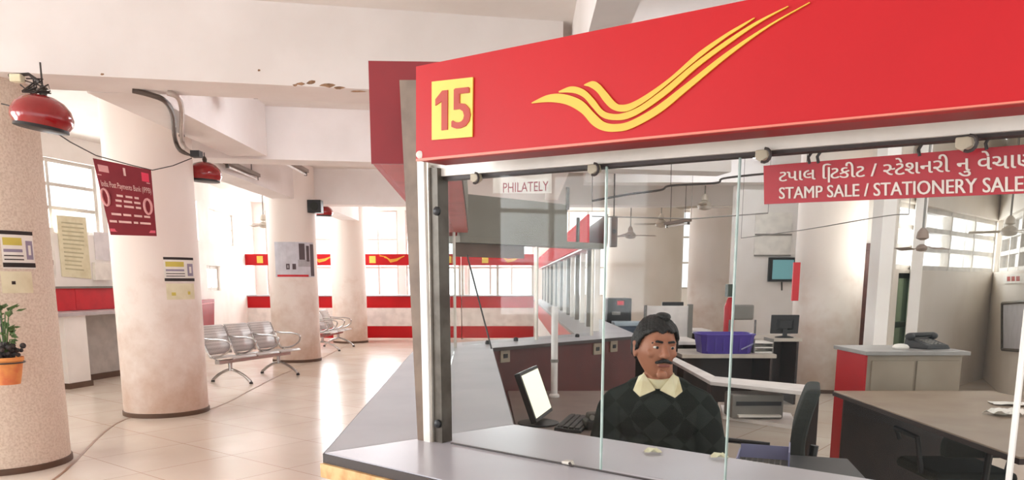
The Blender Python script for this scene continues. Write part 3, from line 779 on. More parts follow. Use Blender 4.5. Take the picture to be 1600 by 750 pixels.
# collar of the shirt: two flaps and a band
co = MB()
co.lathe([(.066, 0), (.062, .035), (.058, .036), (.062, 0)], (0, -.004, 1.105), 24, M=Matrix.Rotation(R(14), 3, 'X')); co.xf(WP); co.build('collar_band', M_shirt, pm)
for s in (-1, 1):
    c_ = MB(); c_.prism([(s*.008, -.082, 1.085), (s*.056, -.044, 1.145), (s*.078, -.012, 1.128), (s*.094, -.078, 1.082), (s*.066, -.104, 1.060)], (0, -.006, .003)); c_.xf(WP); c_.build('collar_flap', M_shirt, pm, .002)
# hair, eyes, brows, moustache
hr = MB().ball((0,.006,.012), (.083,.103,.115), u=120, v=80); keep = []
for f in hr.f:
    c = sum((hr.v[i] for i in f), Vector())/len(f)
    t_ = min(1, max(0, (c.y+.070)/.075)); t_ = t_*t_*(3-2*t_)      # hairline falls smoothly from the forehead to the ears
    line = .068*(1-t_) - .012*t_ - max(0, c.y-.01)*.5 + .004*math.sin(c.x*160)
    if c.z > line: keep.append(f)
for i, p in enumerate(hr.v):
    p += p.normalized()*(.005*math.sin(p.x*90)*math.sin(p.y*70+1) + .0022*math.sin(p.x*310+p.z*120)*math.sin(p.y*260))
hm = MB(); hm.v = hr.v; hm.f = keep; hm.sm = True
hm.ball((.012,-.02,.124), (.024,.030,.012)); head_pt(hm)
ho = hm.build('hair', M_hair, pm); sd = ho.modifiers.new('s', 'SOLIDIFY'); sd.thickness = .012; sd.offset = 0
for s in (-1, 1):
    e = MB().ball((s*.031, -.0800, .010), (.0120, .009, .0058)); head_pt(e); eo = e.build('eye', M_eyew, pm)
    e = MB().ball((s*.031+.002, -.0885, .009), (.0055, .003, .0052)); head_pt(e); e.build('iris', M_black, eo)
    b_ = MB(); b_.cap((s*.014, -.0945, .030), (s*.032, -.0935, .033), .0045, .0048); b_.cap((s*.032, -.0935, .033), (s*.048, -.082, .026), .0048, .003); head_pt(b_); b_.build('eyebrow', M_hair, pm)
ms = MB(); ms.cap((0,-.103,-.038), (.030,-.092,-.047), .0088, .0055); ms.cap((0,-.103,-.038), (-.030,-.092,-.047), .0088, .0055); head_pt(ms); ms.build('moustache', M_hair, pm)
lp = MB(); lp.cap((-.018,-.0965,-.058), (.018,-.0965,-.058), .0055, .0055); head_pt(lp); lp.build('lips', M_lip, pm)

# ------------------------------------------------------------------ office chairs
def office_chair(loc, rz, label, back_h=1.06, seat_z=.47):
    t = thing('office_chair', label, 'chair', loc, rz)
    L = lambda mb: local(t, mb)
    s = MB(); s.box(-.24, .24, -.24, .24, seat_z-.07, seat_z); L(s).build('seat', M_dark, t, .03)
    b = MB(); n = 10; vs = []
    for i in range(n+1):
        z = seat_z+.10+(back_h-seat_z-.10)*i/n; wd = .225*(1-.25*max(0, (i/n-.65)/.35)**2); y = .225+.05*(i/n)-.03*math.sin(math.pi*i/n)
        vs.append((wd, y, z))
    pr_ = [Vector((w_, y, z)) for (w_, y, z) in vs]+[Vector((-w_, y, z)) for (w_, y, z) in reversed(vs)]
    k = len(vs); F = [(i, i+1, 2*k-2-i, 2*k-1-i) for i in range(k-1)]
    b.add(pr_, F); b2 = MB(); b2.add([p+Vector((0,.07,0)) for p in pr_], F)
    allv = b.v+b2.v; m_ = MB(); m_.add(allv, [f for f in F]+[tuple(i+2*k for i in reversed(f)) for f in F]+[(i, (i+1)%(2*k), 2*k+(i+1)%(2*k), 2*k+i) for i in range(2*k)])
    L(m_).build('backrest', M_dark, t, .02)
    br_ = MB(); br_.tube([(0, .1, seat_z-.08), (0, .30, seat_z-.06), (0, .33, seat_z+.25)], .02, 8); L(br_).build('back_bar', M_black, t)
    po = MB(); po.lathe([(.03, .09), (.03, seat_z-.07)], (0,0,0), 16); L(po).build('gas_post', M_black, t)
    for k in range(5):
        g_ = 2*math.pi*k/5; l_ = MB(); l_.tube([(0,0,.10), (.28*math.cos(g_), .28*math.sin(g_), .075)], [.024, .016], 8); l_.ball((.28*math.cos(g_), .28*math.sin(g_), .03), .03, u=10, v=8); L(l_).build('leg', M_black, t)
    for s_ in (-1, 1):
        a_ = MB(); a_.tube([(s_*.25, .10, seat_z-.03), (s_*.29, .10, seat_z+.18), (s_*.29, -.16, seat_z+.19), (s_*.26, -.17, seat_z+.12)], .016, 8); L(a_).build('armrest', M_black, t)
    return t
office_chair((MX-.02, MY+.12, 0), FZ, 'black office chair the man sits on', .86, .50)
office_chair((1.19, 3.84, 0), R(-111), 'tall dark office chair with rounded back to the right of the man', 1.0, .45)
dc = office_chair((2.66, 4.5, 0), R(180), 'low black chair tucked under the brown desk on the right', .68, .42)

# ------------------------------------------------------------------ desks and cabinet
def desk(label, pts, z, th, m, skirt=None, legm=None, edge=None):
    """pts: four corners (x, y) counter-clockwise"""
    c = sum((Vector((p[0], p[1], 0)) for p in pts), Vector())/4
    t = thing('desk', label, 'desk', c)
    MB().hexa([(p[0],p[1],z-th) for p in pts], [(p[0],p[1],z) for p in pts]).build('desk_top', m, t, .004)
    if edge:
        o_ = []
        for p in pts: v_ = Vector((p[0], p[1], 0)); o_.append(v_+(v_-c).normalized()*.006)
        MB().hexa([Z(q_, z-th-.004) for q_ in o_], [Z(q_, z-.008) for q_ in o_]).build('edge_band', edge, t)
    def panel(i, j, ins=.05, thk=.02, z1=None, nm='side_panel'):
        a = Vector((*pts[i], 0)); b = Vector((*pts[j], 0)); d = (b-a).normalized(); n = Vector((-d.y, d.x, 0))
        a += d*ins+n*ins; b += -d*ins+n*ins
        MB().hexa([Z(x, 0) for x in (a, b, b+n*thk, a+n*thk)], [Z(x, z-th-.005) for x in (a, b, b+n*thk, a+n*thk)]).build(nm, legm or m, t)
    for (i, j) in (skirt or ()): panel(i, j)
    return t
# worktop along the left counter, inside
q1 = c12(W1)+d2*.35+n2*.06; 
desk('brown worktop with the lit monitor, inside the left counter', [(.03, 3.62), (.78, 3.62), (.78, 5.30), (-.03, 5.30)], .75, .03, M_desk, ((1, 2),), M_maroon)
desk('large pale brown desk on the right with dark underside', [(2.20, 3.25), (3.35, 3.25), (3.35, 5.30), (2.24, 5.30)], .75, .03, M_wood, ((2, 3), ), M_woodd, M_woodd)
# cabinet with red end
cb = thing('cabinet', 'waist high beige cabinet with a red end carrying the black telephone', 'cabinet', (2.95, 5.85, 0))
MB().box(2.60, 3.29, 5.60, 6.10, 0, .97).build('carcass', M_beige, cb)
MB().box(2.57, 3.33, 5.56, 6.14, .9705, 1.0).build('cabinet_top', mat('grey cabinet top', (150, 146, 142), .4), cb, .004)
MB().box(2.585, 2.5995, 5.60, 6.10, .02, .97).build('red_end', M_red, cb)
for k in range(2): 
    d_ = MB().box(2.63+.33*k, 2.94+.33*k, 5.585, 5.5995, .06, .93).build('cabinet_door', M_beige, cb, .003)
    MB().box(2.90+.06*k, 2.91+.06*k, 5.57, 5.5845, .55, .67).build('handle', M_alu, d_)
def telephone(loc, rz, label, sc=1.0):
    t = thing('telephone', label, 'telephone', loc, rz)
    b = MB(); b.hexa([(-.1*sc,-.1*sc,0),(.1*sc,-.1*sc,0),(.1*sc,.1*sc,0),(-.1*sc,.1*sc,0)], [(-.09*sc,-.09*sc,.025*sc),(.09*sc,-.09*sc,.025*sc),(.09*sc,.09*sc,.07*sc),(-.09*sc,.09*sc,.07*sc)]); local(t, b).build('base', M_black, t, .006)
    h = MB(); h.cap((-.10*sc,.045*sc,.085*sc), (.10*sc,.045*sc,.085*sc), .016*sc, .016*sc); h.ball((-.10*sc,.045*sc,.075*sc), (.032*sc,.03*sc,.025*sc)); h.ball((.10*sc,.045*sc,.075*sc), (.032*sc,.03*sc,.025*sc)); local(t, h).build('handset', M_black, t)
    k = MB()
    for i in range(3):
        for j in range(4): k.box((-.05+.035*i)*sc, (-.028+.035*i)*sc, (-.075+.025*j)*sc, (-.06+.025*j)*sc, (.03+.0065*j)*sc, (.038+.0065*j)*sc)
    local(t, k).build('keypad', M_greyp, t); return t
p = at(1448, 536, 5.85); telephone((p.x, 5.85, 1.001), R(20), 'black desk telephone on the beige cabinet', 1.15)
p = at(1408, 535, 5.8); b = MB(); b.lathe([(.055,0),(.06,.012),(.045,.03),(.02,.036)], (p.x, 5.8, 1.001), 20); tag(b.build('white_dish', M_paper), 'small white dish beside the black telephone on the cabinet', 'dish')
# papers on the right desk
for k, (px, py, rz, label) in enumerate(((1572, 648, 20, 'crumpled white papers near the far right of the brown desk'), (1577, 632, -15, 'white paper slip lying behind the crumpled papers on the brown desk'))):
    p = onz(px, py, .752); b = MB(); n = 6; V = []
    for i in range(n+1):
        for j in range(n+1): V.append((-.1+.2*i/n, -.07+.14*j/n, .004+random.uniform(0, .03)*(1-k*.7)))
    b.add(V, [(i*(n+1)+j, (i+1)*(n+1)+j, (i+1)*(n+1)+j+1, i*(n+1)+j+1) for i in range(n) for j in range(n)])
    b.xf(Matrix.Translation((p.x, p.y, .752)) @ Matrix.Rotation(R(rz), 4, 'Z')); o = b.build('paper', M_paper); sd = o.modifiers.new('s', 'SOLIDIFY'); sd.thickness = .002; tag(o, label, 'paper')
# ------------------------------------------------------------------ monitors
def monitor(loc, rz, tilt, w_, h_, label, screen, lift=.09, back_=False):
    t = thing('monitor', label, 'monitor', loc, rz)     # faces local -y
    b = MB(); b.lathe([(.11, 0), (.11, .008), (.06, .02)], (0, .03, 0), 24); local(t, b).build('base', M_black, t)
    b = MB(); b.box(-.025, .025, .035, .06, .015, lift+.1); local(t, b).build('stand', M_black, t)
    Tm = Matrix.Translation((0, 0, lift)) @ Matrix.Rotation(-tilt, 4, 'X')
    b = MB(); b.box(-w_/2-.018, w_/2+.018, 0, .03, -.02, h_+.018); b.hexa([(-w_*.35,.03,h_*.15),(w_*.35,.03,h_*.15),(w_*.35,.03,h_*.85),(-w_*.35,.03,h_*.85)], [(-w_*.25,.06,h_*.25),(w_*.25,.06,h_*.25),(w_*.25,.06,h_*.75),(-w_*.25,.06,h_*.75)]); b.xf(Tm); local(t, b).build('housing', M_black, t, .003)
    b = MB(); b.box(-w_/2, w_/2, -.002, -.0003, 0, h_); b.xf(Tm); local(t, b).build('screen', screen, t); return t
mp = onz(846, 668, .75)
monitor((.17, 4.03, .751), R(75), R(20), .36, .23, 'lit monitor with cream screen tilted back beside the left counter', M_screen, .06)
kb = thing('keyboard', 'black keyboard in front of the lit monitor', 'keyboard', (.33, 3.98, .751), R(75))
b = MB(); b.hexa([(-.2,-.07,0),(.2,-.07,0),(.2,.07,0),(-.2,.07,0)], [(-.198,-.068,.014),(.198,-.068,.014),(.198,.068,.024),(-.198,.068,.024)]); local(kb, b).build('case', M_black, kb, .003)
b = MB()
for i in range(14):
    for j in range(4): b.box(-.19+.0268*i, -.168+.0268*i, -.058+.029*j, -.035+.029*j, .0152+.002*j, .026+.002*j)
local(kb, b).build('keys', mat('dark grey keys', (52, 50, 50), .5), kb)
# desk device right of the monitor
p = onz(912, 672, .752); p.x += .08; dv = thing('stamping_device', 'small black desk device with two pale knobs, left of the man', 'desk device', (p.x, p.y+.05, .751), R(10))
b = MB(); b.box(-.075, .075, -.05, .05, 0, .055); local(dv, b).build('body', M_black, dv, .012)
b = MB(); b.box(-.06, .06, -.035, .035, .055, .085); local(dv, b).build('upper_body', mat('dark bronze plastic', (60, 52, 44), .5), dv, .01)
for s in (-1, 1):
    b = MB(); b.lathe([(.014, 0), (.014, .01)], (s*.045, -.036, .065), 14, M=Matrix.Rotation(R(90), 3, 'X')); local(dv, b).build('knob', M_greyp, dv)
b = MB(); b.lathe([(.026, 0), (.026, .016), (.012, .02)], (0, -.05, .028), 18, M=Matrix.Rotation(R(90), 3, 'X')); local(dv, b).build('roll', M_greyp, dv)
# white upright pipe
p = at(867, 480, 5.0); t = thing('pipe_stand', 'white upright pipe behind the lit monitor', 'pipe', (p.x, 5.0, .751))
MB().tube([(p.x, 5.0, .753), (p.x, 5.0, 1.34)], .022, 12).build('pipe', M_white, t); MB().lathe([(.035, .751), (.035, .765), (.024, .775)], (p.x, 5.0, 0), 16).build('foot', M_white, t)
MB().lathe([(.026, .98), (.026, 1.0)], (p.x, 5.0, 0), 16).build('collar', M_greyp, t)
# ------------------------------------------------------------------ work area behind the man
# dark side desk with mesh tray
desk('low dark side desk between the man and the tall dark chair', [(.93, 2.95), (1.34, 2.62), (1.50, 3.35), (1.06, 3.5)], .72, .03, M_black, ((2, 3),), M_black)
p = onz(1192, 728, .722); tyt = thing('letter_tray', 'lilac sided mesh letter tray at the foot of the right glass', 'letter tray', (p.x, p.y, .7215), R(-20))
b = MB()
for i in range(9): b.box(-.1+.0238*i, -.0935+.0238*i, -.11, .11, .004, .01)
for i in range(9): b.box(-.1, .1, -.11+.0265*i, -.1035+.0265*i, .004, .01)
local(tyt, b).build('mesh_floor', M_greyp, tyt)
b = MB(); b.box(.1, .106, -.11, .11, 0, .09); b.box(-.106, -.1, -.11, .11, 0, .05); b.box(-.1, .1, .105, .11, 0, .07); local(tyt, b).build('sides', M_lilac, tyt)
# white edged computer desk with printer
def wdesk(label, x0, x1, y0, y1, z, m, legm, th=.04, shelf=None):
    t = thing('desk', label, 'desk', ((x0+x1)/2, (y0+y1)/2, 0))
    MB().box(x0, x1, y0, y1, z-th, z).build('desk_top', m, t, .003)
    MB().box(x0+.03, x0+.055, y0+.03, y1-.02, 0, z-th-.001).build('side_panel', legm, t); MB().box(x1-.055, x1-.03, y0+.03, y1-.02, 0, z-th-.001).build('side_panel', legm, t)
    MB().box(x0+.056, x1-.056, y1-.08, y1-.06, .15, z-th-.001).build('modesty_panel', legm, t)
    if shelf: MB().box(x0+.056, x1-.056, y0+.05, y1-.09, shelf-.025, shelf).build('shelf', m, t)
    return t
a, b_ = onz(1104, 598, .75), onz(1262, 612, .75)
wd2 = thing('desk', 'narrow white topped bent desk just behind the man', 'desk', (1.7, 5.8, 0))
fo = [onz(x, y, .75) for x, y in ((1048,562),(1110,596),(1268,613))]; fi = [onz(x, y, .75) for x, y in ((1056,558),(1118,588),(1270,602))]
strip(MB(), fo, fi, .722, .75).build('desk_top', M_white, wd2, .003)
for k in (0, 1, 2):
    c = (fo[k]+fi[k])/2; MB().box(c.x-.03, c.x+.03, c.y-.06, c.y+.06, 0, .714).build('leg', M_woodd, wd2)
a, b_ = (fo[1]+fi[1])/2, (fo[2]+fi[2])/2
strip(MB(), [Z(fo[1]*.85+fo[2]*.15, 0), Z(fo[1]*.1+fo[2]*.9, 0)], [Z(fi[1]*.85+fi[2]*.15, 0)+Vector((0,.2,0)), Z(fi[1]*.1+fi[2]*.9, 0)+Vector((0,.2,0))], .475, .50).build('shelf', M_white, wd2)
pr_ = thing('printer', 'grey printer on the lower shelf of the white topped desk', 'printer', (1.82, 5.22, .501))
MB().box(1.62, 2.00, 5.58, 5.80, .501, .68).build('case', M_greyp, pr_, .012); MB().box(1.66, 1.97, 5.53, 5.58, .52, .535).build('paper_tray', M_paper, pr_); MB().box(1.65, 1.98, 5.572, 5.5795, .60, .63).build('slot', M_black, pr_)
# brown desk with purple crate
def bx(px0, px1, Y): return at(px0, 440, Y).x, at(px1, 440, Y).x
x0, x1 = bx(1060, 1205, 8.3)
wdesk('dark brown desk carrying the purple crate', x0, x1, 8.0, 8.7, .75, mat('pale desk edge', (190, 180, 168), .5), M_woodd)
x0, x1 = bx(1092, 1176, 8.25)
cr_ = thing('crate', 'purple plastic crate lying on the dark brown desk', 'crate', ((x0+x1)/2, 8.25, .751))
b = MB(); n = 8
def rr(x0, x1, y0, y1, z, ins): return [Vector((x, y, z)) for x, y in ((x0+ins, y0), (x1-ins, y0), (x1, y0+ins), (x1, y1-ins), (x1-ins, y1), (x0+ins, y1), (x0, y1-ins), (x0, y0+ins))]
lo_, hi_ = rr(x0+.03, x1-.03, 8.06, 8.40, .751, .05), rr(x0, x1, 8.03, 8.43, .95, .05)
b.add(lo_+hi_, [tuple(range(7,-1,-1))]+[(i, (i+1)%8, 8+(i+1)%8, 8+i) for i in range(8)]); o = b.build('shell', M_purple, cr_); sd = o.modifiers.new('s', 'SOLIDIFY'); sd.thickness = .012
b = MB(); b.tube(hi_+[hi_[0]], .012, 6); b.build('rim', M_purple, cr_)
for k in range(6): MB().box(x0+.06+.085*k, x0+.075+.085*k, 8.035, 8.06, .78, .94).build('rib', M_purple, cr_)
b = MB(); b.tube([(x0+.42, 8.03, .80), (x0+.5, 8.02, .84), (x0+.54, 8.03, .86)], .008, 6); b.build('handle', M_lilac, cr_)
# further desk with monitor and chair to the right
x0, x1 = bx(1165, 1245, 9.6)
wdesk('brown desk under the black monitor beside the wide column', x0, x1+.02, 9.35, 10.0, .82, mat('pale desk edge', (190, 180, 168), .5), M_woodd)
p = at(1221, 500, 9.6); monitor((p.x, 9.5, .821), R(180), R(5), .30, .19, 'black monitor seen from behind on the brown desk by the wide column', M_black, .07)
p = at(1184, 500, 9.6); cs = thing('task_chair', 'grey backed chair behind the brown desk by the wide column', 'chair', (p.x, 10.35, 0))
b = MB(); b.box(p.x-.14, p.x+.14, 10.2, 10.25, 1.0, 1.2); b.build('backrest', M_greyp, cs, .02)
b = MB(); b.box(p.x-.2, p.x+.2, 10.2, 10.6, .5, .56); b.build('seat', M_greyp, cs, .02)
for sx_ in (-1, 1):
    for sy_ in (0, 1): MB().tube([(p.x+sx_*.17, 10.23+sy_*.33, 0), (p.x+sx_*.17, 10.23+sy_*.33, 1.0 if sy_ == 0 else .5)], .014, 8).build('leg', M_chrome, cs)
# dish rack like clutter right of purple crate: wire tray with files
x0, x1 = bx(1180, 1215, 8.3)
t = thing('file_tray', 'white stacked file tray to the right of the purple crate', 'file tray', ((x0+x1)/2-.03, 8.3, .751))
for k in range(3): MB().box(x0-.02, x1-.06, 8.15, 8.45, .752+.05*k, .764+.05*k).build('tray_shelf', M_paper, t)
for k in (0, 1): MB().box(x0-.026+(x1-x0-.04)*k, x0-.02+(x1-x0-.04)*k+.006, 8.15, 8.45, .7515, .90).build('upright', M_greyp, t)
# left back group: black computers, blue printer, white partition, bottles
x0, x1 = bx(944, 1010, 9.4)
wdesk('pale desk with black computers beyond the angled counter', x0, bx(0, 1090, 9.4)[1], 9.1, 9.9, .80, M_white, M_woodd)
x0, x1 = bx(948, 986, 9.5)
cc = thing('computer_tower', 'black computer tower standing behind the angled counter', 'computer', ((x0+x1)/2, 9.55, .801))
MB().box(x0, x1, 9.4, 9.75, .801, 1.30).build('case', M_black, cc, .01); MB().box(x0+.06, x0+.16, 9.388, 9.3995, 1.10, 1.14).build('drive', M_greyp, cc); MB().box(x0+.12, x0+.2, 9.386, 9.3995, 1.22, 1.27).build('red_label', M_redf, cc)
x0, x1 = bx(960, 1012, 9.25)
pb = thing('printer', 'blue grey printer just left of the hair of the seated man', 'printer', ((x0+x1)/2, 9.22, .801))
MB().box(x0, x1, 9.11, 9.37, .801, .98).build('case', mat('navy plastic', (58, 74, 92), .5), pb, .01); MB().box(x0-.01, x1+.01, 9.10, 9.38, .98, 1.03).build('lid', mat('pale blue plastic', (170, 186, 196), .5), pb, .008)
x0, x1 = bx(1008, 1080, 10.4)
wp = thing('partition', 'low white partition screen behind the head of the seated man', 'partition', ((x0+x1)/2, 10.4, 0))
MB().box(x0, x1, 10.38, 10.42, .1, 1.18).build('panel', M_white, wp, .006); MB().box(x1-.03, x1+.03, 10.36, 10.44, 0, 1.2).build('end_post', M_greyp, wp); MB().box(x0-.0, x0+.03, 10.36, 10.44, 0, 1.19).build('end_post', M_greyp, wp)
p = at(1052, 468, 11.2); tdk = wdesk('pale desk behind the white partition screen', p.x-.5, p.x+.5, 10.9, 11.5, .82, M_white, M_woodd)
monitor((p.x, 11.2, .821), 0, R(3), .27, .12, 'small black monitor showing above the white partition', M_black, .25)
for (px, py, h_, label) in ((1053, 492, .22, 'red bottle right of the hair of the seated man'), (1004, 487, .17, 'dark red bottle left of the white partition')):
    yb = 9.3 if px > 1020 else 9.6; p = at(px, py, yb); t = thing('bottle', label, 'bottle', (p.x, yb, .801), group='red bottles on the pale desk')
    MB().lathe([(.03, .801), (.034, .83), (.034, .801+h_*.6), (.014, .801+h_*.8), (.014, .801+h_*.9)], (p.x, yb, 0), 16).build('bottle_body', M_redf, t); MB().lathe([(.017, .801+h_*.901), (.017, .801+h_*1.0)], (p.x, yb, 0), 12).build('bottle_cap', M_white, t)
p = at(1140, 480, 12.5); fe = thing('fire_extinguisher', 'red extinguisher standing between the white column and far wall', 'extinguisher', (p.x, 12.5, 0))
MB().lathe([(.08, .6), (.085, .65), (.085, 1.1), (.05, 1.2), (.03, 1.25)], (p.x, 12.5, 0), 18).build('cylinder', M_redf, fe); MB().box(p.x-.06, p.x+.06, 12.42, 12.58, 1.26, 1.46).build('head', mat('dark green box', (70, 82, 74), .6), fe)
MB().lathe([(.12, 0), (.12, .03), (.03, .05), (.03, .6)], (p.x, 12.5, 0), 16).build('stand', M_alud, fe)
# screen on the wall, brown door and red board
p0, p1 = at(1205, 402, 13.2), at(1243, 440, 13.2)
iw = MB(); q0, q1_ = at(1143, 440, 13.4), at(1250, 440, 13.4); iw.box(q0.x, q1_.x+.3, 13.35, 13.55, 0, 3.1); struct(iw, 'wall_inner', M_wall)
tv = thing('wall_screen', 'teal screen mounted on the white inner wall', 'screen', ((p0.x+p1.x)/2, 13.3, p1.z))
MB().box(p0.x, p1.x, 13.28, 13.349, p1.z, p0.z).build('bezel', M_black, tv, .005); MB().box(p0.x+.06, p1.x-.02, 13.272, 13.2795, p1.z+.04, p0.z-.04).build('panel', M_teal, tv); 
b = MB(); pc_ = at(1222, 446, 13.3); b.tube([(pc_.x, 13.33, p1.z-.005), (pc_.x+.01, 13.33, p1.z-.15)], .012, 6); b.build('cable', M_cable, tv)
w0, w1 = at(1182, 332, 13.3), at(1236, 398, 13.3)
nb = thing('notice_board', 'plain white notice board above the teal screen', 'board', ((w0.x+w1.x)/2, 13.3, w1.z))
MB().box(w0.x, w1.x, 13.325, 13.3495, w1.z, w0.z).build('sheet', M_paper, nb)
b = MB(); b.box(w0.x, w1.x, 13.31, 13.3245, (w0.z+w1.z)/2-.03, (w0.z+w1.z)/2); b.box(w0.x, w1.x, 13.31, 13.3245, w1.z-.02, w1.z); b.build('ledge', M_greyp, nb)
p0, p1 = at(1240, 410, 10.0), at(1247, 470, 10.0)
tag(MB().box(p0.x, p1.x, 9.99, 10.02, p1.z, p0.z).build('wall_strip', M_redf), 'narrow red vertical board beside the wide column', 'board')
rsx = bpy.context
p0, p1 = at(1338, 380, 10.9), at(1366, 540, 10.9)
dd = MB(); dd.box(p0.x, p1.x+.2, 10.9, 10.95, 0, p0.z); d1o = struct(dd, 'door_1', M_door)
MB().box(p0.x+.03, p1.x-.02, 10.885, 10.8995, .2, p0.z-.1).build('door_panel', M_door, d1o, .01)
iw = MB(); iw.box(at(1330,440,11.1).x, 5.35, 11.0, 11.15, 0, CEIL); struct(iw, 'wall_behind_door', M_wall)
# whiteboard on the side wall and the small lettered sign above
sdv = (Vector(R2)-Vector((7.45, 12.1))).normalized(); sn = Vector((-sdv.y, sdv.x, 0)).normalized()
if sn.x > 0: sn = -sn
SPT = Vector((7.45, 12.1, 0))
def SW(px, py, off_=.0): return onpl(px, py, SPT+sn*off_, sn)
q = [SW(1567,474,.03), SW(1625,470,.03), SW(1625,550,.03), SW(1567,546,.03)]
wb = thing('whiteboard', 'framed whiteboard at the right edge behind the large brown desk', 'whiteboard', (q[2]+q[3])/2)
MB().prism(q, -sn*.02).build('panel', M_board, wb)
for i in range(4): MB().tube([q[i]+sn*.004, q[(i+1)%4]+sn*.004], .022, 6).build('frame_bar', M_alud, wb)
q = [SW(1568,429,.02), SW(1605,427,.02), SW(1605,443,.02), SW(1568,443,.02)]
ss = thing('wall_sign', 'small white sign with red marks above the whiteboard', 'sign', (q[2]+q[3])/2)
MB().prism(q, -sn*.015).build('plate', M_paper, ss)
b = MB()
for k in range(3): rect_on(b, q, .18+.2*k, .32+.2*k, .25, .75, sn, .003)
b.build('red_marks', M_dred, ss)

# ------------------------------------------------------------------ row of counters running back, and the far counters
rw = thing('service_counter', 'striped counter row running away behind the angled counter', 'counter', (P4.x+.25, 13, 0))
yend = 20.0
A0 = lambda n: c34(n)
A1 = lambda n: Vector((P4.x+n*.82, yend, 0))
side_counter(rw, A0, A1, M_red, M_topl, True, e0=d4*g)
rh = thing('counter_header', 'long red header above the receding row of counter posts', 'sign board', (P4.x+.2, 13, 1.81))
MB().box(P4.x+.12, P4.x+.14, P4.y+.3, yend, 1.83, 2.09).build('face_board', mat('matt red board', (196, 30, 38), .8, spec=.05), rh); MB().box(P4.x+.14, P4.x+.30, P4.y+.3, yend, 1.81, 1.829).build('soffit', M_redd, rh); MB().box(P4.x+.29, P4.x+.305, P4.y+.3, yend, 1.83, 2.09).build('back_board', M_grey, rh)
for k in range(9):
    y0 = P4.y+.35+1.44*k
    t = thing('glass_screen', ['nearest','second','third','fourth','fifth','sixth','seventh','eighth','farthest'][k]+' framed glass screen in the receding counter row', 'glass screen', (P4.x+.22, y0+.7, CZ), group='glass screens along the receding counter row')
    MB().box(P4.x+.20, P4.x+.25, y0, y0+.05, CZ+.001, 1.809).build('frame_post', M_aluw, t); MB().box(P4.x+.20, P4.x+.25, y0+.72, y0+.76, CZ+.001, 1.809).build('frame_post', M_alud, t)
    MB().box(P4.x+.222, P4.x+.228, y0+.06, y0+1.40, CZ+.002, 1.805).build('sheet', glass_mat('row glass', (.985, .985, .985), .08), t)
YF = 20.2
def far_bay(px0, px1, label, plate=None, logo=None, hl=None):
    x0, x1 = at(px0, 440, YF).x, at(px1, 440, YF).x
    t = thing('service_counter', label, 'counter', ((x0+x1)/2, YF+.2, 0))
    zt = at(px0, 463, YF).z; 
    MB().box(x0, x1, YF-.03, YF+.5, zt-.0, zt+.03).build('countertop', M_topl, t)
    for (a, b, m) in ((463, 481, M_red), (481, 509.5, M_white), (509.5, 528, M_red)):
        za, zb = at(px0, a, YF).z, max(.02, at(px0, b, YF).z); MB().box(x0, x1, YF, YF+.03, zb, za-.001).build('front_band', m, t)
    MB().box(x0, x0+.03, YF+.03, YF+.48, .0, zt-.001).build('side_panel', M_white, t); MB().box(x1-.03, x1, YF+.03, YF+.48, .0, zt-.001).build('side_panel', M_white, t)
    h = thing('counter_header', hl, 'sign board', ((x0+x1)/2, YF, at(px0, 414, YF).z))
    za, zb = at(px0, 397, YF).z, at(px0, 414.5, YF).z
    MB().box(x0, x1, YF+.0, YF+.12, zb, za).build('face_board', M_red, h)
    n = max(1, round((x1-x0)/1.2)); 
    for k in range(n+1):
        xx = x0+(x1-x0-.06)*k/n; MB().box(xx, xx+.06, YF+.06, YF+.12, zt+.031, zb-.001).build('post', M_alu, h)
    for k in range(n):
        xx = x0+(x1-x0-.06)*k/n; MB().box(xx+.061, xx+(x1-x0-.06)/n-.001, YF+.085, YF+.092, zt+.032, zb-.002).build('glass', M_win, h)
    if plate:
        for p_ in plate:
            a, b = at(p_-5, 400, YF-.004), at(p_+5, 411, YF-.004); MB().box(a.x, b.x, YF-.006, YF-.0005, b.z, a.z).build('number_plate', M_yelp, h)
    if logo:
        for p_ in logo:
            b = MB()
            for dy in (0, 2.4, 4.6):
                up = [(p_-19+dy*3, 402+dy-2.5), (p_-10+dy, 403+dy-2), (p_-2, 407+dy*.8-1), (p_+8, 404.5+dy*.6), (p_+20-dy, 400+dy*.5)]
                V = [at(x, y, YF-.004) for x, y in up]; 
                for i in range(4): b.prism([V[i]+Vector((0,0,.012)), V[i+1]+Vector((0,0,.010)), V[i+1]-Vector((0,0,.010)), V[i]-Vector((0,0,.012))], (0,.003,0))
            b.build('emblem', M_yel, h)
far_bay(381, 470, 'far striped counter left of the poster column', [406], None, 'far red header left of the poster column')
far_bay(471, 566, 'far striped counter between the poster column and the slim column', None, [500], 'far red header between the poster column and the slim column')
far_bay(567, 720, 'far striped counter right of the slim column', [582, 700], [612], 'far red header with yellow emblem right of the slim column')
far_bay(721, 834, 'far striped counter seen through the near glass', [758], [795], 'far red header seen through the near glass')

# ------------------------------------------------------------------ LEFT HALL: ledge, notices
LD = (Vector(WB)-Vector(WA)).normalized(); LD3 = Vector((LD.x, LD.y, 0)); LN = Vector((LD.y, -LD.x, 0))   # LN points into the hall
WA3 = Vector((WA[0], WA[1], 0))
def LW(px, py, off_): return onpl(px, py, WA3+LN*off_, LN)
sA, sB = 2.15, 4.45
def lw(s, n, z): return WA3+LD3*s+LN*n+Vector((0,0,z))
def lwbox(s0, s1, n0, n1, z0, z1):
    q = [lw(s0,n0,0), lw(s1,n0,0), lw(s1,n1,0), lw(s0,n1,0)]; return MB().hexa([Z(x, z0) for x in q], [Z(x, z1) for x in q])
wd_ = thing('writing_ledge', 'grey writing ledge with red backboard along the left wall', 'ledge', lw(3.3, .3, 0))
lwbox(sA, sB, .004, .55, 1.02, 1.07).build('ledge_top', mat('grey ledge', (190, 182, 184), .4), wd_, .004)
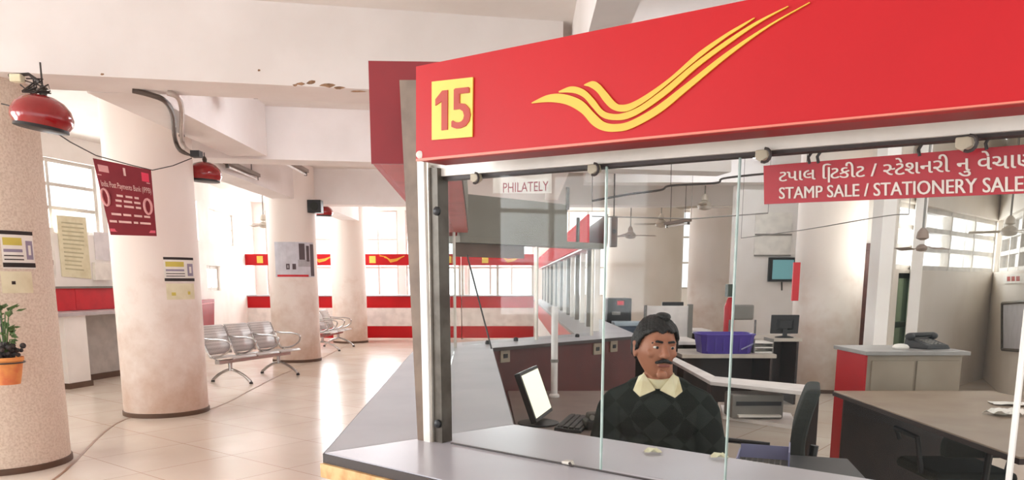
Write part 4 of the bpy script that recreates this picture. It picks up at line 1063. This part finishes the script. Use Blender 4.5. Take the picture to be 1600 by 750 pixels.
for k in range(2): lwbox(sA+1.15*k, sA+1.145+1.15*k, .004, .03, 1.075, 1.40).build('backboard', M_redf, wd_, .003)
lwbox(sA, sB, .0, .06, 1.40, 1.43).build('top_trim', M_greyp, wd_)
lwbox(2.55, 2.95, .12, .50, 0, 1.018).build('pedestal', M_wall, wd_); lwbox(2.53, 2.97, .10, .52, 0, .08).build('plinth', mat('dark skirting', (96, 72, 56), .6), wd_)
lwbox(2.98, sB, .004, .03, .0, 1.018).build('back_panel', mat('grey plaster', (186, 180, 174), .8), wd_); lwbox(2.98, sB, .03, .05, 0, .09).build('skirting', mat('dark skirting', (96, 72, 56), .6), wd_)
def wall_sheet(px, label, m, name='notice', lines=0, lm=None, curl=False):
    q = [LW(x, y, .012) for x, y in px]; t = thing(name, label, 'notice', (q[2]+q[3])/2)
    MB().prism(q, -LN*.008).build('sheet', m, t)
    if lines:
        b = MB()
        for k in range(lines):
            v0 = .1+.82*k/lines; rect_on(b, q, .14, random.uniform(.7, .9), v0, v0+.3/lines, LN, .002)
        b.build('print_lines', lm, t)
    return t
wall_sheet([(88,336),(134,340),(143,436),(97,432)], 'large cream notice sheet with faint lines above the ledge', M_cream, lines=12, lm=mat('faint print', (190, 184, 150), .8))
t = wall_sheet([(52,352),(84,356),(88,434),(56,432)], 'white notice with small print left of the large cream sheet', M_paper, lines=3, lm=mat('brown print', (170, 140, 130), .8))
wall_sheet([(146,362),(172,364),(176,408),(150,406)], 'plain pale sheet right of the large cream notice', mat('pale lilac paper', (226, 222, 224), .8))
q = [LW(148,410,.06), LW(172,411,.06), LW(174,438,.06), LW(150,438,.06)]
tag(MB().prism(q, -LN*.055).build('wall_box', M_paper, None, .006), 'small white wall box above the red backboard of the ledge', 'box')
# red box on far left wall
B3 = Vector((WB[0], WB[1], 0)); BD = (Vector((WC[0], WC[1], 0))-B3).normalized(); BN = Vector((BD.y, -BD.x, 0))
def LW2(px, py, off_): return onpl(px, py, B3+BN*off_, BN)
q = [LW2(309,470,.12), LW2(335,467,.12), LW2(335,508,.12), LW2(311,511,.12)]
rb = thing('suggestion_box', 'dark red wall box behind the steel bench', 'box', (q[2]+q[3])/2)
MB().prism(q, -BN*.118).build('case', mat('deep red paint', (148, 22, 34), .5), rb, .006); b = MB(); rect_on(b, q, .0, 1, .12, .16, BN, .006); b.build('lid_line', M_pink, rb)

# ------------------------------------------------------------------ sheets curved on columns
def cyl_hit(px, py, c, r):
    d = ray(px, py); o_ = CAM; a = d.x**2+d.y**2; bq = 2*((o_.x-c.x)*d.x+(o_.y-c.y)*d.y); cq = (o_.x-c.x)**2+(o_.y-c.y)**2-r*r
    disc = max(bq*bq-4*a*cq, 0); t_ = (-bq-math.sqrt(disc))/(2*a); p = o_+d*t_; return math.atan2(p.y-c.y, p.x-c.x), p.z
def csheet(mb, c, r, a0, a1, z0, z1, th=.003):
    n = 10
    for i in range(n):
        g0 = a0+(a1-a0)*i/n; g1 = a0+(a1-a0)*(i+1)/n
        P_ = lambda g_, rr_, z: Vector((c.x+rr_*math.cos(g_), c.y+rr_*math.sin(g_), z))
        mb.hexa([P_(g0,r,z0), P_(g1,r,z0), P_(g1,r+th,z0), P_(g0,r+th,z0)], [P_(g0,r,z1), P_(g1,r,z1), P_(g1,r+th,z1), P_(g0,r+th,z1)])
    mb.sm = True; return mb
def cposter(c, r, x0, x1, y0, y1, label, m, items, name='notice', cat='notice'):
    xm, ym = (x0+x1)/2, (y0+y1)/2
    a0, _ = cyl_hit(x0, ym, c, r); a1, _ = cyl_hit(x1, ym, c, r); z1 = cyl_hit(xm, y0, c, r)[1]; z0 = cyl_hit(xm, y1, c, r)[1]
    t = thing(name, label, cat, Vector((c.x+r*math.cos((a0+a1)/2), c.y+r*math.sin((a0+a1)/2), z0)))
    csheet(MB(), c, r+.002, a0, a1, z0, z1).build('sheet', m, t)
    for i, (nm, mm, u0, u1, v0, v1) in enumerate(items):
        csheet(MB(), c, r+.0055, a0+(a1-a0)*u0, a0+(a1-a0)*u1, z1+(z0-z1)*v1, z1+(z0-z1)*v0, .0012+.0004*(i % 3)).build(nm, mm, t)
    return t
M_ink = mat('black ink', (46, 38, 36), .7); M_lilp = mat('lilac print', (150, 140, 160), .7); M_oliv = mat('olive print', (206, 190, 90), .7)
it = [('top_band', M_ink, 0, 1, 0, .1), ('bottom_band', M_ink, 0, 1, .84, .96), ('olive_block', M_oliv, .05, .6, .18, .38), ('lilac_block', M_lilp, .05, .6, .48, .56), ('text_line', M_ink, .05, .62, .64, .67), ('text_line', M_ink, .05, .62, .74, .77), ('ring', M_lilp, .72, .95, .25, .75), ('ring_centre', M_paper, .79, .88, .37, .63)]
cposter(C1, .45, 2, 52, 361, 420, 'bordered notice on the speckled column with olive block and ring', M_paper, it)
cposter(C1, .45, 2, 50, 424, 458, 'pale slip below the bordered notice on the speckled column', M_cream, [('dot', M_ink, .3, .42, .45, .6)])
cposter(C2, .455, 256, 302, 402, 441, 'bordered notice on the white column behind the banner, with olive block', M_paper, it)
cposter(C2, .455, 260, 303, 443, 468, 'pale cream slip below the bordered notice on the white column', M_cream, [('dot', M_oliv, .15, .28, .55, .75), ('dot', M_oliv, .7, .8, .5, .7)])
M_gp = mat('grey print', (176, 174, 180), .7); M_dk = mat('dark grey print', (92, 80, 84), .7)
pit = [('dark_figure', M_dk, .58, .72, .04, .5), ('dark_figure', M_dk, .76, .84, .1, .55), ('dark_figure', M_dk, .87, .99, .05, .97), ('grey_patch', M_gp, .55, .99, .5, .7), ('text_ring', M_dk, .28, .36, .62, .78), ('ring_centre', M_gp, .305, .335, .66, .74), ('text_mark', M_dk, .42, .5, .62, .78), ('red_band', M_redf, .05, .8, .93, .99)]
cposter(C3, .445, 430, 490, 378, 433, 'grey poster with dark figures and red base line on the middle column', mat('grey poster paper', (206, 206, 214), .7), pit, 'poster', 'poster')

# ------------------------------------------------------------------ BANNER
bn_ = thing('banner', 'maroon hanging banner with pink lettering in front of the white column', 'banner', at(205, 370, 7.7))
bq = [at(145,247,7.6), at(236,266,7.75), at(245,369,7.8), at(173,367,7.65)]
mb = MB(); n = 12; V = []; bnrm = (bq[1]-bq[0]).cross(bq[3]-bq[0]).normalized()
if bnrm.y > 0: bnrm = -bnrm
def bpt(u_, v_, o_=0): return bil(bq, u_, v_)+bnrm*(.025*math.sin(u_*math.pi)*math.sin(v_*3)+o_)
for k in (0, 1):
    for i in range(n+1):
        for j in range(n+1): V.append(bpt(i/n, j/n, .004*k))
N1 = (n+1)**2; F = []
for i in range(n):
    for j in range(n):
        a = i*(n+1)+j; f = (a, a+n+1, a+n+2, a+1); F += [f, tuple(x+N1 for x in reversed(f))]
rim = [i*(n+1) for i in range(n+1)]+[n*(n+1)+j for j in range(1, n+1)]+[i*(n+1)+n for i in range(n-1, -1, -1)]+[j for j in range(n-1, 0, -1)]
for i in range(len(rim)): a, b = rim[i], rim[(i+1) % len(rim)]; F.append((a, b, b+N1, a+N1))
mb.add(V, F); mb.sm = True; mb.build('cloth', M_banner, bn_)
def bput(body, u0, u1, v0, v1, m, name, par=bn_):
    vs, fs = text_geo(body); x0, x1, y0, y1 = bounds(vs); b = MB()
    P_ = [bpt(u0+(u1-u0)*(p.x-x0)/(x1-x0), v0+(v1-v0)*(y1-p.y)/(y1-y0), .0062) for p in vs]; b.add(P_, fs)
    o = b.build(name, m, par); sd = o.modifiers.new('s', 'SOLIDIFY'); sd.thickness = .002; return o
bput('India Post Payments Bank (IPPB)', .05, .97, .275, .38, mat('pale print', (236, 196, 190), .7), 'heading')
def bbar(segs, v0, v1, m, name):
    b = MB()
    for (u0, u1) in segs: b.prism([bpt(u0, v0, .005), bpt(u1, v0, .005), bpt(u1, v1, .005), bpt(u0, v1, .005)], bnrm*.002)
    return b.build(name, m, bn_)
for k, (sg_, v0) in enumerate((([(.3,.42),(.47,.6),(.64,.72)], .44), ([(.26,.38),(.42,.58),(.62,.74)], .51), ([(.25,.36),(.41,.6),(.64,.74)], .58), ([(.12,.32),(.36,.52),(.58,.74),(.78,.9)], .70), ([(.05,.2),(.24,.5),(.55,.64),(.68,.9)], .80))):
    bbar(sg_, v0, v0+.03, mat('pale print', (236, 196, 190), .7), 'print_line')
bbar([(.02, .98)], .915, .955, mat('rose print', (226, 96, 116), .7), 'base_line'); bbar([(.02,.96)], .20, .212, M_pink, 'rule_line')
bbar([(.5,.54)], .05, .16, mat('pale print', (236, 196, 190), .7), 'small_emblem'); bbar([(.82,.95)], .06, .19, mat('bright rose print', (224, 60, 90), .7), 'square_emblem')
for (u_, v_, nm) in ((.88, .56, 'right'), (.07, .5, 'left')):
    b = MB(); pts = [bpt(u_+.07*math.cos(g_), v_+.11*math.sin(g_), .006) for g_ in [2*math.pi*k/16 for k in range(17)]]; b.tube(pts, .012, 5); b.build('ring_emblem', M_pink, bn_)
bbar([(.06,.12),(.14,.2),(.1,.24)], .07, .16, M_pink, 'corner_emblem')

# ------------------------------------------------------------------ LAMPS
def lamp(px, py, Y, dia, label, tilt=0, hook=3.0):
    c = at(px, py, Y); h = dia*.30; t = thing('pendant_lamp', label, 'lamp', c-Vector((0,0,h)), group='red enamel pendant lamps')
    M3 = Matrix.Rotation(tilt, 3, 'Y'); r = dia/2
    prof = [(r*.10, h*1.0), (r*.35, h*.95), (r*.66, h*.72), (r*.88, h*.35), (r*.99, -.1*h), (r*.98, -h*.45), (r*.86, -h*.75)]
    MB().lathe(prof, c, 36, M=M3).build('shade', M_lamp, t)
    MB().lathe([(r*.855, -h*.752), (r*.87, -h*.92), (r*.80, -h*.95)], c, 36, M=M3).build('lower_rim', M_black, t)
    q = c+M3 @ Vector((0,0,h)); MB().lathe([(r*.12, 0), (r*.14, .03), (r*.07, .06)], q, 14).build('cap', M_alud, t)
    MB().tube([q+Vector((0,0,.05)), (q.x, q.y, hook)], .006, 6).build('stem', M_cable, t)
lamp(66, 177, 5.65, .40, 'nearest red dome lamp hanging beside the speckled column', R(9), 3.0)
lamp(320, 269, 9.3, .385, 'red dome lamp hanging just right of the banner column', R(3), 2.98)
lamp(506, 330, 15.6, .36, 'small far red dome lamp right of the poster column', 0, 2.95)
# loose wire bundle above the nearest lamp
b = MB(); c = at(50, 135, 5.62)
for k in range(7):
    pts = [c+Vector((random.uniform(-.10,.14), random.uniform(-.03,.03), random.uniform(-.06,.06))) for _ in range(5)]; pts = [pts[0]]+pts; b.tube(pts, .005, 5)
b.tube([at(14, 118, 5.62), at(45, 116, 5.62), at(62, 128, 5.62)], .012, 6)
tag(b.build('wire_bundle', M_cable), 'tangled wires above the nearest red lamp', 'wires')
b = MB(); b.box(*sorted((at(16,116,5.6).x, at(34,116,5.6).x)), 5.58, 5.64, at(20,128,5.6).z, at(20,116,5.6).z); tag(b.build('junction_box', M_cream, None, .006), 'small cream junction box at the top of the speckled column', 'junction box')
# long sagging wire between columns
pts = [at(80, 202, 5.9), at(110, 222, 6.3), at(150, 243, 7.5), at(205, 258, 7.75), at(238, 266, 7.8), at(270, 259, 8.3), at(300, 247, 8.35)]
tag(MB().tube(pts, .005, 6).build('wire', M_cable), 'long thin wire sagging from the nearest lamp past the banner top', 'wire')
pts = [at(2, 162, 5.7), at(14, 165, 5.7), at(24, 172, 5.65)]; tag(MB().tube(pts, .005, 6).build('wire', M_cable), 'short wire at the far left reaching the nearest lamp', 'wire')
# conduits on the banner column
cd = thing('conduit', 'pair of bent pipes running from the beam down the banner column', 'conduit', at(280, 240, 8.2))
def smooth(pts, n=6):
    out = []; P_ = [Vector(p) for p in pts]
    for i in range(len(P_)-1):
        a = P_[max(i-1,0)]; b = P_[i]; c = P_[i+1]; d = P_[min(i+2,len(P_)-1)]
        for k in range(n):
            t = k/n; out.append(.5*((2*b)+(-a+c)*t+(2*a-5*b+4*c-d)*t*t+(-a+3*b-3*c+d)*t**3))
    out.append(P_[-1]); return out
MB().tube(smooth([at(207,141,6.4), at(235,148,6.45), at(258,158,6.55), at(270,180,7.1), at(273,215,8.2), at(282,235,8.25), at(303,242,8.3)]), .022, 8).build('dark_pipe', mat('dark pipe', (84, 72, 64), .5), cd)
MB().tube(smooth([at(262,145,6.45), at(278,152,6.5), at(284,172,6.95), at(284,215,8.2), at(290,232,8.2), at(305,240,8.25)]), .022, 8).build('pale_pipe', mat('pale pipe', (186, 172, 162), .5), cd)
MB().box(at(300,240,8.25).x, at(314,240,8.25).x, 8.2, 8.3, at(300,246,8.25).z, at(300,236,8.25).z).build('end_fitting', M_black, cd)
for (x, y) in ((284,195),(284,212)): MB().lathe([(.03,-.01),(.03,.01)], at(x,y,8.2), 12).build('clamp', M_greyp, cd)
# tube light fittings
M_fill_tube = emit_mat('lit fill tube', (246, 248, 255), 52.0)  # glow of the added ceiling tubes only
def tube_light(p0, p1, label, lit=False):
    t = thing('tube_light', label, 'light', (p0+p1)/2); d = (p1-p0).normalized(); n = Vector((-d.y, d.x, 0)).normalized()*.05
    MB().hexa([p0-n, p1-n, p1+n, p0+n], [q_+Vector((0,0,.05)) for q_ in (p0-n, p1-n, p1+n, p0+n)]).build('batten', mat('brown batten', (130, 112, 100), .5), t)
    MB().tube([p0-Vector((0,0,.03))+d*.05, p1-Vector((0,0,.03))-d*.05], .016, 8).build('tube', M_fill_tube if lit else M_white, t)
    for q_ in (p0+d*.03, p1-d*.03): MB().box(q_.x-.02, q_.x+.02, q_.y-.02, q_.y+.02, q_.z-.05, q_.z).build('holder', M_alud, t)
    for f_ in (.2, .8):
        q_ = p0*(1-f_)+p1*f_; MB().tube([q_+Vector((0,0,.05)), Vector((q_.x, q_.y, CEIL))], .006, 6).build('hanger', M_cable, t)
tube_light(at(354,256,10.7), at(402,277,12.4), 'hanging tube light fitting right of the second red lamp')
tube_light(at(438,248,11.2), at(478,270,13.0), 'hanging tube light fitting above the poster column')
tube_light(at(1040,352,14.0), at(1078,346,13.6), 'tube light fitting in front of the curved wall')
for (x, y, lb) in ((-2.0, 8.1, 'lit fill tube light added on the ceiling between the two hall beams'), (-2.2, 12.2, 'lit fill tube light added on the ceiling behind the second hall beam'), (2.6, 4.9, 'nearest lit fill tube light added over the work area'), (1.6, 7.4, 'lit fill tube light added over the purple crate desk'), (4.6, 7.0, 'lit fill tube light added over the beige cabinet'), (3.2, 11.9, 'lit fill tube light added before the far white inner wall')):  # unseen tubes, added as fill for the dark deep ceilings
    tube_light(Vector((x-.6, y, 3.36)), Vector((x+.6, y, 3.36)), lb, True)
# ------------------------------------------------------------------ CEILING FANS
def fan(c, dia, label, a0=0, m=None):
    t = thing('ceiling_fan', label, 'fan', c, group='ceiling fans over the work area'); m = m or mat('fan enamel', (196, 186, 172), .4)
    f = dia/1.1; MB().lathe([(.03*f,-.07*f),(.10*f,-.05*f),(.12*f,0),(.10*f,.05*f),(.04*f,.09*f)], c, 24).build('motor', m, t)
    MB().tube([c+Vector((0,0,.08)), Vector((c.x, c.y, CEIL))], .012, 8).build('rod', M_greyp, t)
    MB().lathe([(.02,.08),(.06,.10),(.05,.16),(.02,.2)], c, 16).build('canopy', m, t)
    for k in range(3):
        g_ = a0+2*math.pi*k/3; d = Vector((math.cos(g_), math.sin(g_), 0)); n = Vector((-d.y, d.x, 0)); r = dia/2
        MB().hexa([c+d*.10-n*.05+Vector((0,0,-.01)), c+d*r-n*.07+Vector((0,0,-.015)), c+d*r+n*.07+Vector((0,0,.005)), c+d*.10+n*.05+Vector((0,0,.01))], [c+d*.10-n*.05, c+d*r-n*.07+Vector((0,0,-.009)), c+d*r+n*.07+Vector((0,0,.011)), c+d*.10+n*.05+Vector((0,0,.016))]).build('blade', m, t)
fan(at(1101, 322, 13.6), 1.1, 'ceiling fan in front of the plain white column', .2)
fan(at(1033, 350, 15.9), 1.1, 'farther ceiling fan in front of the curved wall', 1.0)
fan(at(985, 368, 17.0), 1.1, 'farthest ceiling fan low above the black computers', .1, mat('brown fan', (140, 122, 110), .5))
fan(at(1577, 362, 10.0), .9, 'ceiling fan before the right window near the frame edge', .6)
fan(at(1440, 388, 7.9), .5, 'small dark bladed fan in front of the right window', .05, mat('brown fan', (140, 122, 110), .5))
fan(at(412, 352, 15.0), .8, 'ceiling fan on a long rod left of the poster column', .4)
# cables across the work area ceiling
pts = smooth([at(925,314,9.0), at(980,304,9.0), at(1032,297,9.0), at(1048,290,9.0), at(1118,286,9.0), at(1130,279,9.0), at(1180,273,9.0), at(1260,266,9.0)])
cb_ = MB().tube(pts, .013, 6)
for q_ in (pts[0], pts[18], pts[-1]): cb_.tube([q_, Vector((q_.x, q_.y, CEIL-.003))], .004, 5)
tag(cb_.build('cable', M_cable), 'thick dark cable stretched below the work area ceiling', 'cable')
pts = [at(925,338,12.0), at(1080,342,12.0), at(1200,333,12.0)]
cb_ = MB().tube(pts, .010, 6)
for q_ in pts: cb_.tube([q_, Vector((q_.x, q_.y, CEIL-.003))], .004, 5)
tag(cb_.build('cable', M_greyp), 'pale straight conduit behind the hanging fans', 'cable')
pts = smooth([at(1158,372,12.9), at(1250,360,9.8), at(1380,338,8.6), at(1420,335,8.4)])
cb_ = MB().tube(pts, .006, 6)
for q_ in (pts[0], pts[-1]): cb_.tube([q_, Vector((q_.x, q_.y, CEIL-.003))], .004, 5)
tag(cb_.build('cable', M_greyp), 'thin wire crossing before the wide column', 'cable')
# box speaker in the work area and one on the poster column
x0, x1 = bx(952, 962, 13.0); z0_, z1_ = at(957, 386, 13).z, at(957, 338, 13).z
t = thing('loudspeaker', 'brown box loudspeaker hanging beyond the glass left of the man', 'loudspeaker', ((x0+x1)/2, 13, z0_))
MB().box(x0, x1, 12.9, 13.1, z0_, z1_).build('case', M_bbrown, t, .01); MB().tube([((x0+x1)/2, 13, z1_), ((x0+x1)/2, 13, CEIL)], .01, 6).build('bracket', M_cable, t); MB().lathe([(.035,0),(.03,.01)], ((x0+x1)/2, 12.9, (z0_+z1_)/2), 14, M=Matrix.Rotation(R(90),3,'X')).build('cone', M_black, t)
x0, x1 = bx(487, 508, 14.6); z0_, z1_ = at(497, 333, 14.6).z, at(497, 313, 14.6).z
t = thing('loudspeaker', 'black box loudspeaker at the top of the poster column', 'loudspeaker', ((x0+x1)/2, 14.6, z0_))
MB().box(x0, x1, 14.5, 14.7, z0_, z1_).build('case', M_black, t, .01); MB().tube([(x0, 14.62, z1_-.05), (C3.x+.44, 14.72, z1_-.02)], .012, 6).build('bracket', M_cable, t); MB().lathe([(.08,0),(.07,.012)], ((x0+x1)/2, 14.5, (z0_+z1_)/2), 16, M=Matrix.Rotation(R(90),3,'X')).build('cone', M_dark, t)
# hanging philately board
ph = thing('hanging_board', 'white hanging board with dark red capitals above the angled counter header', 'sign', at(815, 300, 7.2))
q = [at(770,262,7.2), at(862,262,7.2), at(862,302,7.2), at(770,302,7.2)]
MB().prism(q, (0,.015,0)).build('board', M_paper, ph)
vs, fs = text_geo('PHILATELY'); mb = MB(); sheet_text(mb, vs, fs, bounds(vs), [at(786,286,7.199), at(857,283,7.199), at(857,298,7.199), at(786,301,7.199)], Vector((0,-1,0)), .003); mb.build('lettering', M_redd, ph)
for x in (780, 852): p = at(x, 262, 7.2); MB().tube([p, Vector((p.x, p.y, CEIL))], .006, 6).build('hanger', M_cable, ph)

# ------------------------------------------------------------------ STEEL BENCH
def bench(loc, rz, label):
    t = thing('waiting_bench', label, 'bench', loc, rz, None); L = lambda mb: local(t, mb)   # seats along x, front is -y
    W_ = .56
    b = MB(); b.box(-.86, .86, -.04, .04, .30, .36); L(b).build('beam', M_chrome, t, .006)
    for k in range(3):
        xc = (k-1)*W_; prof = [(-.27, .395), (-.24, .42), (-.05, .405), (.10, .385), (.17, .40)]
        s = MB(); V = []; n = len(prof)
        for sx_ in (-1, 1):
            for (y, z) in prof: V.append((xc+sx_*.255, y, z))
        s.add(V, [(i, i+1, n+i+1, n+i) for i in range(n-1)]); s.sm = True; o = L(s).build('seat', M_perf, t); sd = o.modifiers.new('s', 'SOLIDIFY'); sd.thickness = .015
        prof = [(.18, .43), (.21, .55), (.27, .72), (.33, .84), (.36, .855)]
        s = MB(); V = []
        for sx_ in (-1, 1):
            for (y, z) in prof: V.append((xc+sx_*.255, y, z))
        s.add(V, [(i, i+1, n+i+1, n+i) for i in range(n-1)]); s.sm = True; o = L(s).build('backrest', M_perf, t); sd = o.modifiers.new('s', 'SOLIDIFY'); sd.thickness = .015
    for k in range(4):
        xx = (k-1.5)*W_
        a = MB(); a.tube(smooth([(xx, .26, .68), (xx, .10, .665), (xx, -.12, .66), (xx, -.24, .62), (xx, -.22, .52), (xx, -.08, .44), (xx, .06, .42), (xx, .16, .45), (xx, .26, .68)], 5), .014, 8); L(a).build('armrest', M_chrome, t)
        a = MB(); a.tube([(xx, .02, .36), (xx, .15, .42), (xx, .33, .83)], .012, 8); L(a).build('seat_bracket', M_chrome, t)
    for s_ in (-1, 1):
        l_ = MB(); l_.tube(smooth([(s_*.58, -.36, .03), (s_*.58, -.22, .13), (s_*.58, 0, .20), (s_*.58, .2, .13), (s_*.58, .34, .03)], 5), [.022]*21, 8); l_.tube([(s_*.58, 0, .18), (s_*.58, 0, .31)], .03, 8)
        lo = L(l_).build('leg', M_chrome, t)
        for y in (-.36, .34):
            f_ = MB(); f_.lathe([(.028, 0), (.028, .02), (.02, .03)], (s_*.58, y, 0), 12); L(f_).build('foot_pad', M_black, lo)
    return t
bp = (-4.02, 12.0, 0)
bench(bp, R(90-20), 'three seat perforated steel bench between the two white columns')
bench((-4.1, 17.4, 0), R(90-4), 'far steel bench mostly hidden behind the poster column')
# shade edge on the floor along the columns, built as a dark strip
fl = MB(); pth = smooth([onz(60,760,.003), onz(100,737,.003), onz(195,655,.003), onz(322,641,.003), onz(400,605,.003), onz(440,585,.003), onz(497,562,.003), onz(540,540,.003)], 6)
for i in range(len(pth)-1):
    a, b = pth[i], pth[i+1]; d = (b-a).normalized(); n = Vector((-d.y, d.x, 0))*.012
    fl.hexa([Z(a-n, .0005), Z(b-n, .0005), Z(b+n, .0005), Z(a+n, .0005)], [Z(a-n, .003), Z(b-n, .003), Z(b+n, .003), Z(a+n, .003)])
struct(fl, 'trim_floor_strip', mat('brown floor shade', (150, 118, 96), .4))
# ------------------------------------------------------------------ hanging plant
pp = at(14, 600, 5.62); pt = thing('potted_plant', 'leafy plant in an orange pot hung on the speckled column', 'plant', pp)
k = 1/214.0
MB().lathe([(.075, 0), (.085, .05), (.105, .17), (.112, .175), (.112, .20), (.10, .20), (.095, .17)], pp, 24).build('pot', M_terra, pt)
MB().lathe([(.094, .14), (.094, .172)], pp, 20).build('soil', M_soil, pt)
b = MB()
for i in range(60):
    g_ = random.uniform(0, 2*math.pi); r_ = random.uniform(.0, .115); b.ball(pp+Vector((r_*math.cos(g_), r_*math.sin(g_), random.uniform(.20, .30))), (random.uniform(.012,.022),)*3, u=8, v=6)
o = b.build('pebbles', M_soil, pt); o['kind'] = 'stuff'
lf = MB(); st = MB()
for i in range(46):
    g_ = random.uniform(0, 2*math.pi); r_ = random.uniform(.02, .13); z_ = random.uniform(.30, .56); c = pp+Vector((r_*math.cos(g_), r_*math.sin(g_), z_))
    d = Vector((math.cos(g_), math.sin(g_), random.uniform(-.3, .9))).normalized(); n = d.cross(Vector((0,0,1))).normalized(); L_ = random.uniform(.05, .09)
    up = n.cross(d)*.008
    lf.add([c, c+d*L_*.4+n*L_*.28+up, c+d*L_, c+d*L_*.4-n*L_*.28+up, c+d*L_*.45-up], [(0,1,4),(1,2,4),(2,3,4),(3,0,4)])
    if i % 4 == 0: st.tube([pp+Vector((0,0,.16)), pp+Vector((r_*.4*math.cos(g_), r_*.4*math.sin(g_), z_*.7)), c], .004, 5)
o = lf.build('leaves', M_leaf, pt); o['kind'] = 'stuff'; sd = o.modifiers.new('s', 'SOLIDIFY'); sd.thickness = .0015
st.build('stems', M_leaf, pt)
dcol = (Vector((C1.x, C1.y, 0))-Vector((pp.x, pp.y, 0))); dl = dcol.length; dcol.normalize()
b = MB(); b.tube([pp+Vector((0,0,.16))+Vector((.115*math.cos(x), .115*math.sin(x), 0)) for x in [2*math.pi*i/24 for i in range(25)]], .006, 6); b.tube([pp+dcol*.115+Vector((0,0,.16)), pp+dcol*(dl-.445)+Vector((0,0,.16))], .008, 6); b.tube([pp+dcol*.115+Vector((0,0,.16)), pp+dcol*.10+Vector((0,0,.60))], .006, 6); b.build('hanger_ring', M_edge, pt)
